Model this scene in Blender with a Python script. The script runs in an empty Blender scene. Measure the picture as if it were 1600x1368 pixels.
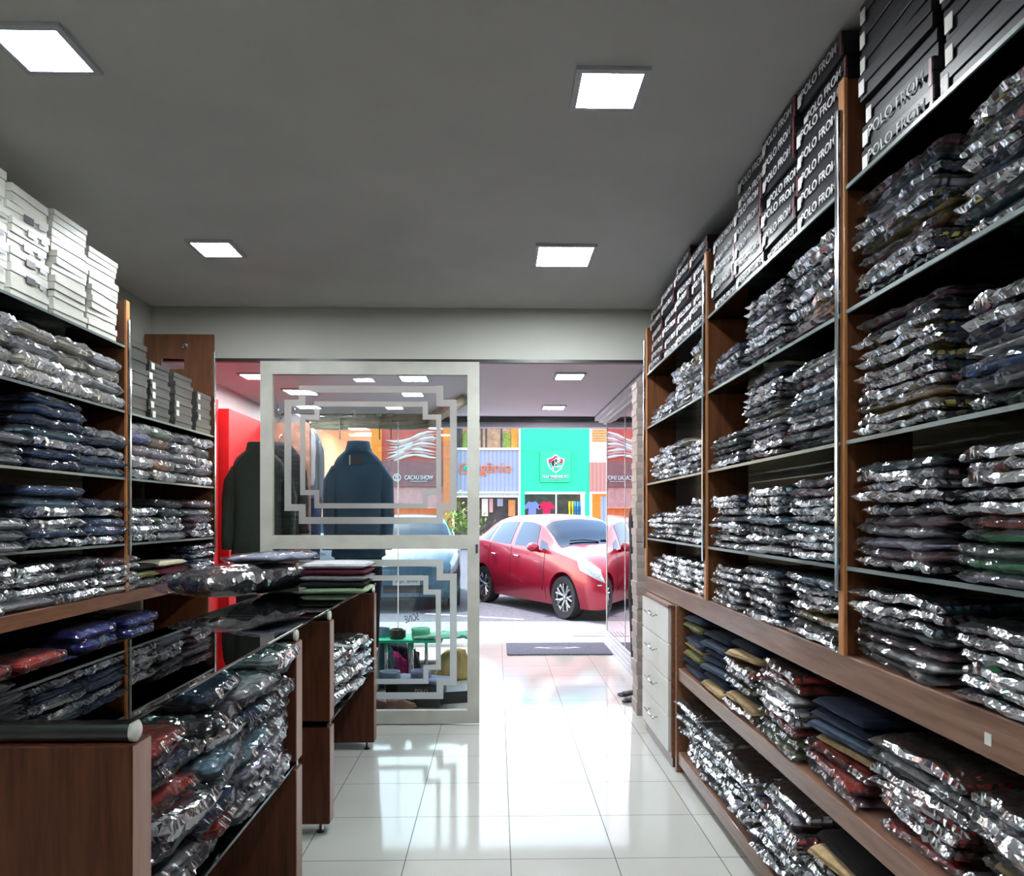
import bpy, bmesh, math, random
import numpy as np
from mathutils import Vector, Matrix, noise
random.seed(7)
S = bpy.context.scene
COL = S.collection
PI = math.pi

# ------------------------------------------------------------------ camera, world, sun, exposure
CAMZ = 1.469; F = 1143.0; YAW = math.atan(24 / F); HOR = 806.0
cam = bpy.data.cameras.new('camera'); cam.sensor_width = 36; cam.sensor_fit = 'HORIZONTAL'
cam.lens = F / 1600 * 36; cam.shift_y = (HOR - 684) / 1600; cam.clip_start = .05; cam.clip_end = 300
co = bpy.data.objects.new('camera', cam); COL.objects.link(co)
co.location = (0, 0, CAMZ); co.rotation_euler = (PI / 2, 0, -YAW); S.camera = co
S.view_settings.view_transform = 'Standard'; S.view_settings.look = 'None'
S.view_settings.gamma = 1; S.view_settings.use_curve_mapping = False
S.view_settings.exposure = 0.0
SKY = 1.0; SUN = 7.0; PANEL = 165.0; PORCH = 105.0
w = bpy.data.worlds.new('world'); S.world = w; w.use_nodes = True
nt = w.node_tree; nt.nodes.clear()
sk = nt.nodes.new('ShaderNodeTexSky'); sk.sky_type = 'NISHITA'; sk.sun_disc = False
sk.sun_elevation = math.radians(52); sk.sun_rotation = math.radians(-30); sk.air_density = 1.2
bg = nt.nodes.new('ShaderNodeBackground'); bg.inputs[1].default_value = SKY
wo = nt.nodes.new('ShaderNodeOutputWorld')
tn = nt.nodes.new('ShaderNodeMix'); tn.data_type = 'RGBA'; tn.blend_type = 'MULTIPLY'; tn.inputs[0].default_value = 1; tn.inputs[7].default_value = (1.12, 1.0, .86, 1)
nt.links.new(sk.outputs[0], tn.inputs[6]); nt.links.new(tn.outputs[2], bg.inputs[0]); nt.links.new(bg.outputs[0], wo.inputs[0])
sl = bpy.data.lights.new('sun', 'SUN'); sl.energy = SUN; sl.angle = math.radians(.6); sl.color = (1, .95, .87)
so = bpy.data.objects.new('sun', sl); COL.objects.link(so); so.location = (-5, -5, 20)
so.rotation_euler = Vector((.35, -.22, -1.4)).to_track_quat('-Z', 'Y').to_euler()
cy = S.cycles
cy.max_bounces = 7; cy.diffuse_bounces = 3; cy.glossy_bounces = 3; cy.transmission_bounces = 4
cy.transparent_max_bounces = 14; cy.caustics_reflective = False; cy.caustics_refractive = False
cy.sample_clamp_indirect = 4.0

CT, ST = math.cos(YAW), math.sin(YAW)
def at(px, py, Y):
    a = (px - 800) / F
    X = Y * (ST + a * CT) / (CT - a * ST)
    return Vector((X, Y, CAMZ + (HOR - py) * (X * ST + Y * CT) / F))

# ------------------------------------------------------------------ materials
MATS = {}
def newmat(name):
    m = bpy.data.materials.new(name); m.use_nodes = True; m.node_tree.nodes.clear(); MATS[name] = m
    return m, m.node_tree.nodes, m.node_tree.links
def out(n, l, sh):
    o = n.new('ShaderNodeOutputMaterial'); l.new(sh, o.inputs[0])
def pr(n, col, rough=.5, metal=0, spec=.5, coat=0):
    b = n.new('ShaderNodeBsdfPrincipled'); b.inputs['Base Color'].default_value = (*col, 1)
    b.inputs['Roughness'].default_value = rough; b.inputs['Metallic'].default_value = metal
    b.inputs['Specular IOR Level'].default_value = spec; b.inputs['Coat Weight'].default_value = coat
    return b
def coords(n, l, scale=(1, 1, 1), kind='Object'):
    t = n.new('ShaderNodeTexCoord'); mp = n.new('ShaderNodeMapping'); mp.inputs['Scale'].default_value = scale
    l.new(t.outputs[kind], mp.inputs[0]); return mp.outputs[0]
def noisen(n, l, vec, scale, detail=3, rough=.5):
    t = n.new('ShaderNodeTexNoise'); t.inputs['Scale'].default_value = scale; t.inputs['Detail'].default_value = detail
    t.inputs['Roughness'].default_value = rough; l.new(vec, t.inputs['Vector']); return t.outputs['Fac']
def bump(n, l, h, b, strength=.3, dist=.01):
    u = n.new('ShaderNodeBump'); u.inputs['Strength'].default_value = strength; u.inputs['Distance'].default_value = dist
    l.new(h, u.inputs['Height']); l.new(u.outputs[0], b.inputs['Normal'])
def ramp(n, l, fac, stops):
    r = n.new('ShaderNodeValToRGB'); e = r.color_ramp.elements
    while len(e) < len(stops): e.new(.5)
    for i, (p, c) in enumerate(stops): e[i].position = p; e[i].color = (*c, 1)
    l.new(fac, r.inputs[0]); return r.outputs[0]
def plain(name, col, rough=.5, metal=0, spec=.5, var=.12, sc=6, bmp=0, coat=0):
    m, n, l = newmat(name); b = pr(n, col, rough, metal, spec, coat)
    f = noisen(n, l, coords(n, l), sc, 4)
    lo = tuple(c * (1 - var) for c in col); hi = tuple(min(1, c * (1 + var)) for c in col)
    l.new(ramp(n, l, f, [(.3, lo), (.7, hi)]), b.inputs['Base Color'])
    if bmp: bump(n, l, noisen(n, l, coords(n, l), sc * 8, 3), b, bmp, .004)
    out(n, l, b.outputs[0]); return m
def wood(name, dark, light, grain=(14, 14, 1.2), rough=.32, spec=.5):
    m, n, l = newmat(name); b = pr(n, dark, rough, 0, spec, .3 * (spec - .2))
    f = noisen(n, l, coords(n, l, grain), 3.0, 6, .62)
    l.new(ramp(n, l, f, [(.32, dark), (.68, light)]), b.inputs['Base Color'])
    bump(n, l, f, b, .12, .003); out(n, l, b.outputs[0]); return m
wood('wood_divider', (.075, .026, .010), (.165, .06, .024))
wood('wood_panel', (.040, .011, .005), (.10, .030, .013), (14, 14, 1.2), .5, .25)
wood('wood_daylit_edge', (.30, .155, .11), (.42, .24, .18))  # panel wood in a lighter tone, daylight on the aisle edges put into colour
wood('wood_board', (.15, .06, .03), (.26, .115, .06), (14, 1.2, 14))
wood('wood_worn', (.15, .07, .045), (.28, .16, .115), (14, 1.2, 14))
wood('wood_orange', (.42, .16, .05), (.55, .24, .09))
plain("ceiling_paint", (.88, .88, .86), .9, var=.07, sc=1.3)
plain('wall_paint', (.60, .60, .55), .85, var=.04, sc=2)
plain('wall_back_panel', (.40, .36, .29), .8, var=.12, sc=4)
plain('door_paint', (.55, .55, .49), .45, var=.10, sc=7, bmp=.1)
plain('chrome', (.75, .76, .78), .15, 1, var=.03)
plain('dark_metal', (.05, .05, .05), .35, .6)
plain('white_plastic', (.78, .77, .73), .4, var=.04)
plain('white_paint', (.82, .82, .82), .5, var=.03)
plain('lamp_frame', (.62, .66, .72), .4, var=.02)
plain('box_black', (.010, .010, .013), .36, spec=.22, var=.2, sc=9)
plain('box_black_lid', (.014, .012, .016), .34, spec=.22, var=.2, sc=9)
plain('glass_edge', (.16, .20, .20), .3)
plain('stripe_maroon', (.16, .02, .03), .4)
plain('box_grey', (.035, .037, .033), .4, var=.15, sc=9)
plain('box_white', (.66, .66, .58), .35, var=.08, sc=8)
plain('box_white_lid', (.72, .72, .65), .35, var=.08, sc=8)
plain('box_brown', (.34, .29, .265), .5, var=.15, sc=8)
plain('box_brown_lid', (.40, .34, .315), .5, var=.15, sc=8)
plain('print_white', (.72, .72, .74), .45, var=.02)
plain('print_grey', (.45, .46, .48), .45, var=.02)
plain('sticker', (.75, .75, .70), .5, var=.05)
plain('print_dark', (.06, .05, .07), .3, var=.1)
plain('red_panel', (.62, .008, .012), .55, var=.1)
plain('brown_cloth', (.22, .12, .085), .8, var=.35, sc=14, bmp=.3)
plain('rubber', (.022, .022, .024), .8, var=.2)
plain('asphalt', (.11, .115, .15), .9, var=.3, sc=20, bmp=.3)
plain('pavement', (.62, .63, .68), .5, var=.06, sc=3)
plain('porch_paint', (.80, .75, .78), .6, var=.03)
plain('fascia_metal', (.62, .64, .72), .4, var=.05)
plain('facade_paint', (.6, .58, .56), .8, var=.06)
plain('concrete', (.5, .49, .47), .85, var=.12)
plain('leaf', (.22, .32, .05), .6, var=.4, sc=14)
plain('bark', (.20, .11, .08), .9, var=.3, sc=12)
plain('peach_wall', (.85, .45, .25), .8, var=.06)
plain('orange_wall', (.90, .28, .04), .8, var=.1)
plain('brick_orange', (.75, .25, .10), .8, var=.15)
plain('cocoa_panel', (.26, .115, .125), .6, var=.12)
plain('cocoa_light', (.62, .33, .33), .6, var=.12)
plain('cocoa_red', (.55, .10, .08), .6, var=.2, sc=1.5)
plain('green_wall', (.02, .62, .33), .6, var=.05, sc=1)
plain('green_sign', (.03, .57, .31), .5, var=.03)
plain('crest_red', (.55, .02, .08), .5)
plain('orange_sign', (.85, .16, .03), .5)
plain('teal_sign', (.02, .55, .40), .5)
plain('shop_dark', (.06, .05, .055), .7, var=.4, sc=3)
plain('shop_tan', (.50, .30, .18), .7, var=.3)
plain('white_wall', (.72, .69, .69), .8, var=.04)
plain('canvas', (.52, .50, .38), .85, var=.2, sc=10, bmp=.3)
plain('skin_dark', (.03, .032, .04), .35, var=.1)
plain('leather_brown', (.10, .055, .04), .4, var=.3)
plain('headlight', (.42, .48, .54), .10, .3, var=.2, sc=16)
plain('car_black', (.012, .012, .014), .4)
plain('alloy', (.55, .56, .58), .25, .9)
plain('steel_grate', (.35, .37, .45), .4, .6)

def carpaint(name, col):
    m, n, l = newmat(name); b = pr(n, col, .30, .25, .5, .7); b.inputs['Coat Roughness'].default_value = .03
    f = noisen(n, l, coords(n, l), 300, 1)
    l.new(ramp(n, l, f, [(.3, tuple(c * .9 for c in col)), (.7, col)]), b.inputs['Base Color']); out(n, l, b.outputs[0])
carpaint('paint_red', (.36, .006, .028)); carpaint('paint_blue', (.05, .12, .19)); carpaint('paint_white', (.75, .76, .8))
def corrugated(name, col, scale):
    m, n, l = newmat(name); b = pr(n, col, .55)
    wv = n.new('ShaderNodeTexWave'); wv.bands_direction = 'X'; wv.inputs['Scale'].default_value = scale
    l.new(coords(n, l), wv.inputs['Vector'])
    l.new(ramp(n, l, wv.outputs['Fac'], [(.0, tuple(c * .78 for c in col)), (.5, col)]), b.inputs['Base Color'])
    bump(n, l, wv.outputs['Fac'], b, .6, .05); out(n, l, b.outputs[0])
corrugated('corrugated_blue', (.36, .38, .55), 1.6); corrugated('corrugated_red', (.62, .25, .22), 1.6)

def glossmix(name, tcol, gcol, rough, base, fres, bumpy=0, diff=0):
    """thin clear sheet: see-through with a Fresnel sheen"""
    m, n, l = newmat(name)
    tr = n.new('ShaderNodeBsdfTransparent'); tr.inputs[0].default_value = (*tcol, 1)
    g = n.new('ShaderNodeBsdfGlossy'); g.inputs['Color'].default_value = (*gcol, 1); g.inputs['Roughness'].default_value = rough
    lw = n.new('ShaderNodeFresnel'); lw.inputs['IOR'].default_value = 1.5
    ma = n.new('ShaderNodeMath'); ma.operation = 'MULTIPLY_ADD'; ma.use_clamp = True
    ma.inputs[1].default_value = fres; ma.inputs[2].default_value = base
    l.new(lw.outputs[0], ma.inputs[0])
    mx = n.new('ShaderNodeMixShader'); l.new(ma.outputs[0], mx.inputs[0]); l.new(tr.outputs[0], mx.inputs[1]); l.new(g.outputs[0], mx.inputs[2])
    last = mx.outputs[0]
    if bumpy:
        f = noisen(n, l, coords(n, l), bumpy, 3, .6)
        u = n.new('ShaderNodeBump'); u.inputs['Strength'].default_value = .55; u.inputs['Distance'].default_value = .012
        l.new(f, u.inputs['Height']); l.new(u.outputs[0], g.inputs['Normal']); l.new(u.outputs[0], lw.inputs['Normal'])
    if diff:
        d = n.new('ShaderNodeBsdfDiffuse'); d.inputs[0].default_value = (.8, .82, .85, 1)
        m2 = n.new('ShaderNodeMixShader'); m2.inputs[0].default_value = diff
        l.new(last, m2.inputs[1]); l.new(d.outputs[0], m2.inputs[2]); last = m2.outputs[0]
    out(n, l, last); return m
glossmix('clear_glass', (.93, .97, .96), (1, 1, 1), .01, .0, 1.0)
glossmix('counter_glass', (.66, .80, .76), (1, 1, 1), .01, .02, 1.0)
glossmix('shelf_glass', (.35, .48, .44), (.9, 1, .95), .04, .03, 1.0)
glossmix('plastic', (.97, .97, .97), (.80, .82, .86), .14, .035, 1.45, 16, .02)
glossmix('plastic_stiff', (.95, .95, .95), (1, 1, 1), .14, .06, 1.4, 14, .13)
glossmix('mirror_glass', (.35, .33, .33), (.92, .80, .80), .008, .60, .6)
glossmix('car_glass', (.10, .13, .15), (.62, .80, 1), .01, .06, .8)
glossmix('plastic_smooth', (.97, .97, .97), (1, 1, 1), .12, .015, .45, 9, .0)
def frosted():
    m, n, l = newmat('frosted_film')
    tr = n.new('ShaderNodeBsdfTransparent'); d = n.new('ShaderNodeBsdfPrincipled')
    d.inputs['Base Color'].default_value = (.9, .88, .86, 1); d.inputs['Roughness'].default_value = .6
    t = n.new('ShaderNodeBsdfTranslucent'); t.inputs[0].default_value = (.95, .93, .91, 1)
    m1 = n.new('ShaderNodeMixShader'); m1.inputs[0].default_value = .75; l.new(d.outputs[0], m1.inputs[1]); l.new(t.outputs[0], m1.inputs[2])
    f = noisen(n, l, coords(n, l), 300, 1); r = ramp(n, l, f, [(0, (.80, .80, .80)), (1, (.92, .92, .92))])
    m2 = n.new('ShaderNodeMixShader'); l.new(r, m2.inputs[0]); l.new(tr.outputs[0], m2.inputs[1]); l.new(m1.outputs[0], m2.inputs[2])
    out(n, l, m2.outputs[0])
frosted()
def emit(name, col, s):
    m, n, l = newmat(name); e = n.new('ShaderNodeEmission'); e.inputs[0].default_value = (*col, 1); e.inputs[1].default_value = s
    out(n, l, e.outputs[0])
emit('lamp_glow', (.92, .97, 1), PANEL); emit('porch_glow', (1, .97, 1), PORCH)
def fabric(name, lines):
    m, n, l = newmat(name); b = pr(n, (.5, .5, .5), .85, 0, .25)
    oi = n.new('ShaderNodeObjectInfo'); tc = coords(n, l)
    f = noisen(n, l, tc, 40, 3)
    r = ramp(n, l, f, [(.25, (.78, .78, .78)), (.75, (1.12, 1.12, 1.12))])
    mx = n.new('ShaderNodeMix'); mx.data_type = 'RGBA'; mx.blend_type = 'MULTIPLY'; mx.inputs[0].default_value = 1
    l.new(oi.outputs['Color'], mx.inputs[6]); l.new(r, mx.inputs[7]); l.new(mx.outputs[2], b.inputs['Base Color'])
    wv = n.new('ShaderNodeTexWave'); wv.bands_direction = 'Z'; wv.inputs['Scale'].default_value = lines
    wv.inputs['Distortion'].default_value = 1.5; l.new(tc, wv.inputs['Vector'])
    bump(n, l, wv.outputs['Fac'], b, .5, .006); out(n, l, b.outputs[0]); return m
fabric('folded_fabric', 28.0)
def fabric_plain():
    m, n, l = newmat('garment_fabric'); b = pr(n, (.5, .5, .5), .85, 0, .25)
    oi = n.new('ShaderNodeObjectInfo'); l.new(oi.outputs['Color'], b.inputs['Base Color'])
    bump(n, l, noisen(n, l, coords(n, l), 9, 4, .6), b, .5, .03); out(n, l, b.outputs[0])
fabric_plain()
def tiles(name, px, py, sx, sy, col, grout, gw, rough, tone=.04):
    m, n, l = newmat(name); b = pr(n, col, rough, 0, .36)
    t = n.new('ShaderNodeTexCoord'); sp = n.new('ShaderNodeSeparateXYZ'); l.new(t.outputs['Object'], sp.inputs[0])
    def line(axis, ph, size):
        a = n.new('ShaderNodeMath'); a.operation = 'SUBTRACT'; a.inputs[1].default_value = ph - size / 2; l.new(sp.outputs[axis], a.inputs[0])
        d = n.new('ShaderNodeMath'); d.operation = 'DIVIDE'; d.inputs[1].default_value = size; l.new(a.outputs[0], d.inputs[0])
        f = n.new('ShaderNodeMath'); f.operation = 'FRACT'; l.new(d.outputs[0], f.inputs[0])
        s = n.new('ShaderNodeMath'); s.operation = 'SUBTRACT'; s.inputs[1].default_value = .5; l.new(f.outputs[0], s.inputs[0])
        ab = n.new('ShaderNodeMath'); ab.operation = 'ABSOLUTE'; l.new(s.outputs[0], ab.inputs[0])
        c = n.new('ShaderNodeMath'); c.operation = 'LESS_THAN'; c.inputs[1].default_value = gw / size / 2; l.new(ab.outputs[0], c.inputs[0])
        return c.outputs[0]
    mxm = n.new('ShaderNodeMath'); mxm.operation = 'MAXIMUM'; l.new(line(0, px, sx), mxm.inputs[0]); l.new(line(1, py, sy), mxm.inputs[1])
    f = noisen(n, l, t.outputs['Object'], 1.2, 5)
    c0 = ramp(n, l, f, [(.3, tuple(c * (1 - tone) for c in col)), (.7, tuple(c * (1 + tone) for c in col))])
    mx = n.new('ShaderNodeMix'); mx.data_type = 'RGBA'; l.new(mxm.outputs[0], mx.inputs[0]); l.new(c0, mx.inputs[6]); mx.inputs[7].default_value = (*grout, 1)
    l.new(mx.outputs[2], b.inputs['Base Color'])
    ra = n.new('ShaderNodeMath'); ra.operation = 'MULTIPLY_ADD'; ra.inputs[1].default_value = .6; ra.inputs[2].default_value = rough
    l.new(mxm.outputs[0], ra.inputs[0]); l.new(ra.outputs[0], b.inputs['Roughness'])
    bump(n, l, noisen(n, l, t.outputs['Object'], 2.5, 3), b, .03, .01)
    out(n, l, b.outputs[0])
tiles('floor_tile', .06, 3.133, .45, .45, (.52, .525, .49), (.09, .085, .07), .004, .07)
tiles('paving_tile', .22, 8.45, .62, .62, (.30, .31, .36), (.17, .16, .20), .006, .35, .05)
def porchmat():
    m, n, l = newmat('porch_lining'); b = pr(n, (.8, .75, .78), .5)
    wv = n.new('ShaderNodeTexWave'); wv.bands_direction = 'Y'; wv.wave_profile = 'SAW'; wv.inputs['Scale'].default_value = 3.2
    l.new(coords(n, l), wv.inputs['Vector'])
    l.new(ramp(n, l, wv.outputs['Fac'], [(0, (.92, .87, .90)), (.95, (.94, .89, .92)), (1, (.70, .66, .70))]), b.inputs['Base Color'])
    out(n, l, b.outputs[0])
porchmat()
def matmat():
    m, n, l = newmat('doormat_pile'); b = pr(n, (.07, .075, .1), .95, 0, .2)
    f = noisen(n, l, coords(n, l), 90, 2); l.new(ramp(n, l, f, [(.3, (.06, .065, .09)), (.7, (.17, .18, .23))]), b.inputs['Base Color'])
    bump(n, l, f, b, .6, .01); out(n, l, b.outputs[0])
matmat()
M = MATS

# ------------------------------------------------------------------ mesh helpers
def box(bm, x0, x1, y0, y1, z0, z1, bev=0):
    vs = [bm.verts.new((x, y, z)) for x in (x0, x1) for y in (y0, y1) for z in (z0, z1)]
    fs = [(0, 1, 3, 2), (4, 6, 7, 5), (0, 4, 5, 1), (2, 3, 7, 6), (0, 2, 6, 4), (1, 5, 7, 3)]
    fc = [bm.faces.new([vs[i] for i in f]) for f in fs]
    if bev:
        es = list({e for f in fc for e in f.edges})
        bmesh.ops.bevel(bm, geom=es, offset=bev, segments=2, affect='EDGES', profile=.5)
    return vs
def bmbox(*a, bev=0):
    bm = bmesh.new(); box(bm, *a, bev=bev); return bm
def lathe(bm, prof, c=(0, 0, 0), axis='Z', seg=24, cap=True):
    """prof: list of (r, h)"""
    rings = []
    for r, h in prof:
        ring = []
        for k in range(seg):
            a = 2 * PI * k / seg; p = (r * math.cos(a), r * math.sin(a), h)
            if axis == 'X': p = (p[2], p[0], p[1])
            elif axis == 'Y': p = (p[0], p[2], p[1])
            ring.append(bm.verts.new((p[0] + c[0], p[1] + c[1], p[2] + c[2])))
        rings.append(ring)
    for a, b in zip(rings, rings[1:]):
        for k in range(seg):
            bm.faces.new((a[k], a[(k + 1) % seg], b[(k + 1) % seg], b[k]))
    for r in ((rings[0], rings[-1]) if cap else ()):
        try: bm.faces.new(r)
        except ValueError: pass
def tube(bm, pts, rad, seg=10, flat=1.0):
    pts = [Vector(p) for p in pts]; n = len(pts)
    if not hasattr(rad, '__len__'): rad = [rad] * n
    rings = []
    up = None
    for i, p in enumerate(pts):
        d = (pts[min(i + 1, n - 1)] - pts[max(i - 1, 0)]).normalized()
        if up is None: up = Vector((0, 0, 1)) if abs(d.z) < .9 else Vector((1, 0, 0))
        s = d.cross(up).normalized(); u = s.cross(d).normalized(); up = u
        rings.append([bm.verts.new(p + s * math.cos(2 * PI * k / seg) * rad[i] + u * math.sin(2 * PI * k / seg) * rad[i] * flat) for k in range(seg)])
    for a, b in zip(rings, rings[1:]):
        for k in range(seg): bm.faces.new((a[k], a[(k + 1) % seg], b[(k + 1) % seg], b[k]))
    bm.faces.new(rings[0]); bm.faces.new(rings[-1])
def loft(bm, rings, seg=28, cap=True, nz=0, sd=0, power=2.0):
    """rings: (cx, cy, z, rx, ry)"""
    rs = []
    for i, (cx, cy_, z, rx, ry) in enumerate(rings):
        r = []
        for k in range(seg):
            a = 2 * PI * k / seg; c, s = math.cos(a), math.sin(a)
            cc = math.copysign(abs(c) ** (2 / power), c); ss = math.copysign(abs(s) ** (2 / power), s)
            f = 1 + (nz * noise.noise(Vector((c * 2.2 + sd, s * 2.2, z * 6 + sd))) if nz else 0)
            r.append(bm.verts.new((cx + cc * rx * f, cy_ + ss * ry * f, z)))
        rs.append(r)
    for a, b in zip(rs, rs[1:]):
        for k in range(seg): bm.faces.new((a[k], a[(k + 1) % seg], b[(k + 1) % seg], b[k]))
    if cap: bm.faces.new(rs[0]); bm.faces.new(rs[-1])
def prism(bm, poly, y0, y1, plane='XZ'):
    def mk(a, b, d): return {'XZ': (a, d, b), 'YZ': (d, a, b), 'XY': (a, b, d)}[plane]
    A = [bm.verts.new(mk(a, b, y0)) for a, b in poly]; B = [bm.verts.new(mk(a, b, y1)) for a, b in poly]
    bm.faces.new(A); bm.faces.new(B[::-1]); n = len(poly)
    for i in range(n): bm.faces.new((A[i], A[(i + 1) % n], B[(i + 1) % n], B[i]))
def fin(bm, name, mat, smooth=False):
    bmesh.ops.recalc_face_normals(bm, faces=bm.faces)
    me = bpy.data.meshes.new(name); bm.to_mesh(me); bm.free()
    if mat is not None: me.materials.append(M[mat])
    if smooth:
        for p in me.polygons: p.use_smooth = True
        if smooth == 'auto':
            try: me.set_sharp_from_angle(angle=math.radians(38))
            except Exception: pass
    return me
def put(name, me, parent=None, loc=(0, 0, 0), rz=0, col=None, label=None):
    o = bpy.data.objects.new(name, me); COL.objects.link(o); o.location = loc; o.rotation_euler = (0, 0, rz)
    if parent is not None: o.parent = parent
    if col is not None: o.color = (*col, 1)
    if label: o['label'] = label
    return o
SEEN = {}
def tag(o, label, cat, group=None, kind=None):
    n = len(label.replace(',', ' ').split())
    if n > 16 or n < 4: print('LABEL LEN', n, label)
    if label in SEEN and not group: print('DUP LABEL', label)
    SEEN[label] = 1
    o['label'] = label; o['category'] = cat
    if group: o['group'] = group
    if kind: o['kind'] = kind
    return o
def thing(name, label, cat, loc=(0, 0, 0), rz=0, group=None):
    return tag(put(name, None, None, loc, rz), label, cat, group)
def part(name, bm, mat, parent, smooth=False, col=None, label=None, loc=(0, 0, 0), rz=0):
    return put(name, fin(bm, name, mat, smooth), parent, loc, rz, col, label)
def struct(name, bm, mat, label, smooth=False, cat='structure'):
    o = put(name, fin(bm, name, mat, smooth)); tag(o, label, cat, kind='structure'); return o
_tx = {}
def text_me(s, mat, width=None, height=None, ext=.002, mirror=False, bold=0.0):
    cu = bpy.data.curves.new('lettering', 'FONT'); cu.body = s; cu.size = 1; cu.extrude = 0; cu.offset = bold
    cu.align_x = 'CENTER'; cu.align_y = 'CENTER'
    ob = bpy.data.objects.new('lettering', cu); COL.objects.link(ob)
    dg = bpy.context.evaluated_depsgraph_get()
    me = bpy.data.meshes.new_from_object(ob.evaluated_get(dg)); bpy.data.objects.remove(ob); bpy.data.curves.remove(cu)
    bm = bmesh.new(); bm.from_mesh(me); bpy.data.meshes.remove(me)
    xs = [v.co.x for v in bm.verts]; ys = [v.co.y for v in bm.verts]
    cx, cyy = (min(xs) + max(xs)) / 2, (min(ys) + max(ys)) / 2
    sx = (width / (max(xs) - min(xs))) if width else None; sy = (height / (max(ys) - min(ys))) if height else None
    sx = sx or sy; sy = sy or sx
    for v in bm.verts: v.co = Vector(((v.co.x - cx) * sx * (-1 if mirror else 1), 0, (v.co.y - cyy) * sy))
    r = bmesh.ops.extrude_face_region(bm, geom=list(bm.faces))
    for v in r['geom']:
        if isinstance(v, bmesh.types.BMVert): v.co.y += ext
    return fin(bm, 'lettering', mat)          # faces -Y, lies in XZ

# ------------------------------------------------------------------ garments
def pouch(W, D, T, p, nu, nv, amp, freq, seed, edge=0.0, expo=.5, pleat=0, ue=.8):
    """closed pillow, front = +X; D along X, W along Y, base at z=0"""
    bm = bmesh.new(); top = []; bot = []
    sv = Vector((seed * 7.3, seed * 3.1, seed * 1.7))
    for i in range(nu + 1):
        rt = []; rb = []
        u = -1 + 2 * i / nu
        u = math.copysign(abs(u) ** ue, u)
        for j in range(nv + 1):
            v = -1 + 2 * j / nv; v = math.copysign(abs(v) ** ue, v)
            h = T / 2 * max(0, (1 - abs(u) ** p) * (1 - abs(v) ** p)) ** expo
            x, y = u * D / 2, v * W / 2
            border = i in (0, nu) or j in (0, nv)
            wob = edge * noise.noise(Vector((x * 14, y * 14, 0)) + sv)
            x2 = x + (edge * .9 * noise.noise(Vector((x * 9, y * 11, 5)) + sv) if border else 0)
            y2 = y + (edge * .9 * noise.noise(Vector((x * 9, y * 11, 9)) + sv) if border else 0)
            n1 = amp * (abs(noise.noise(Vector((x * freq, y * freq, 0)) + sv)) * 2 - .6)
            n2 = amp * (abs(noise.noise(Vector((x * freq, y * freq, 3)) + sv)) * 2 - .6)
            k = max(abs(u), abs(v))
            if pleat and k > .72:
                q = pleat * min(1, (k - .72) / .2); pl = noise.noise(Vector((y * 75, x * 75, 2)) + sv)
                if abs(u) > abs(v): x2 += q * pl
                else: y2 += q * pl
                h = h * (1 + .35 * noise.noise(Vector((y * 60, x * 60, 7)) + sv))
            z0 = T / 2 + wob * (k ** 6)
            a = bm.verts.new((x2, y2, min(z0 + h + n1 * .6, T * 1.12)))
            if border: a.co.z = max(.001, z0); b = a
            else: b = bm.verts.new((x2, y2, max(.0005, z0 - h - n2 * .4)))
            rt.append(a); rb.append(b)
        top.append(rt); bot.append(rb)
    for i in range(nu):
        for j in range(nv):
            bm.faces.new((top[i][j], top[i + 1][j], top[i + 1][j + 1], top[i][j + 1]))
            q = [bot[i][j], bot[i][j + 1], bot[i + 1][j + 1], bot[i + 1][j]]
            q = [x for k, x in enumerate(q) if x not in q[:k]]
            try: bm.faces.new(q)
            except ValueError: pass
    return bm
NV = 8
def garment_set(W, D, T, bagmat='plastic', fl=.03, amp=.006, freq=22):
    cl = [fin(pouch(W, D, T * .88, 9, 12, 10, .0025, 7, 11 + s, .004, .30), 'folded_cloth', 'folded_fabric', True) for s in range(NV)]
    bg = [fin(pouch(W + fl * .7, D + fl, T * 1.04, 9, 26, 26, amp, freq, 31 + s, .016, .30, .008, .62), 'plastic_bag', bagmat) for s in range(NV)]
    return cl, bg, T
SETS = {
    'wide': garment_set(.375, .40, .030), 'mid': garment_set(.37, .40, .037), 'thick': garment_set(.36, .40, .048),
    'narrow': garment_set(.295, .38, .034), 'shirt': garment_set(.25, .40, .062, 'plastic_stiff', .035, .006, 26),
    'jean': garment_set(.38, .42, .045), 'chunk': garment_set(.31, .44, .060, 'plastic', .03, .010, 24),
}
BARE = {k: [fin(pouch(w_, d_, t_ * .99, 7, 14, 12, .004, 6, 61 + s, .006, .34), 'folded_cloth', 'folded_fabric', True) for s in range(NV)]
        for k, (w_, d_, t_) in {'bare': (.36, .42, .040), 'flat': (.33, .34, .034), 'knit': (.38, .42, .05)}.items()}
BT = {'bare': .040, 'flat': .034, 'knit': .05}
CC = {'W': ('white', (.70, .70, .70)), 'G': ('grey', (.26, .27, .29)), 'L': ('pale grey', (.47, .48, .52)), 'K': ('black', (.012, .012, .014)),
      'N': ('navy', (.012, .024, .085)), 'B': ('denim blue', (.03, .075, .19)), 'T': ('teal', (.015, .07, .085)), 'C': ('light blue', (.20, .36, .46)),
      'M': ('maroon', (.10, .015, .03)), 'R': ('red', (.42, .03, .02)), 'Y': ('mustard', (.52, .40, .09)), 'E': ('green', (.06, .42, .15)),
      'O': ('olive', (.13, .13, .05)), 'A': ('tan', (.42, .30, .16)), 'P': ('mauve', (.32, .17, .20)), 'V': ('lavender', (.38, .36, .50)),
      'U': ('bright blue', (.05, .22, .40)), 'D': ('dark green', (.02, .05, .035)), 'X': ('brown', (.22, .10, .06)), 'I': ('royal blue', (.02, .03, .30)),
      'F': ('cream', (.62, .57, .42)), 'Q': ('orange', (.62, .28, .10)), 'H': ('pale green', (.30, .45, .28))}
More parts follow.
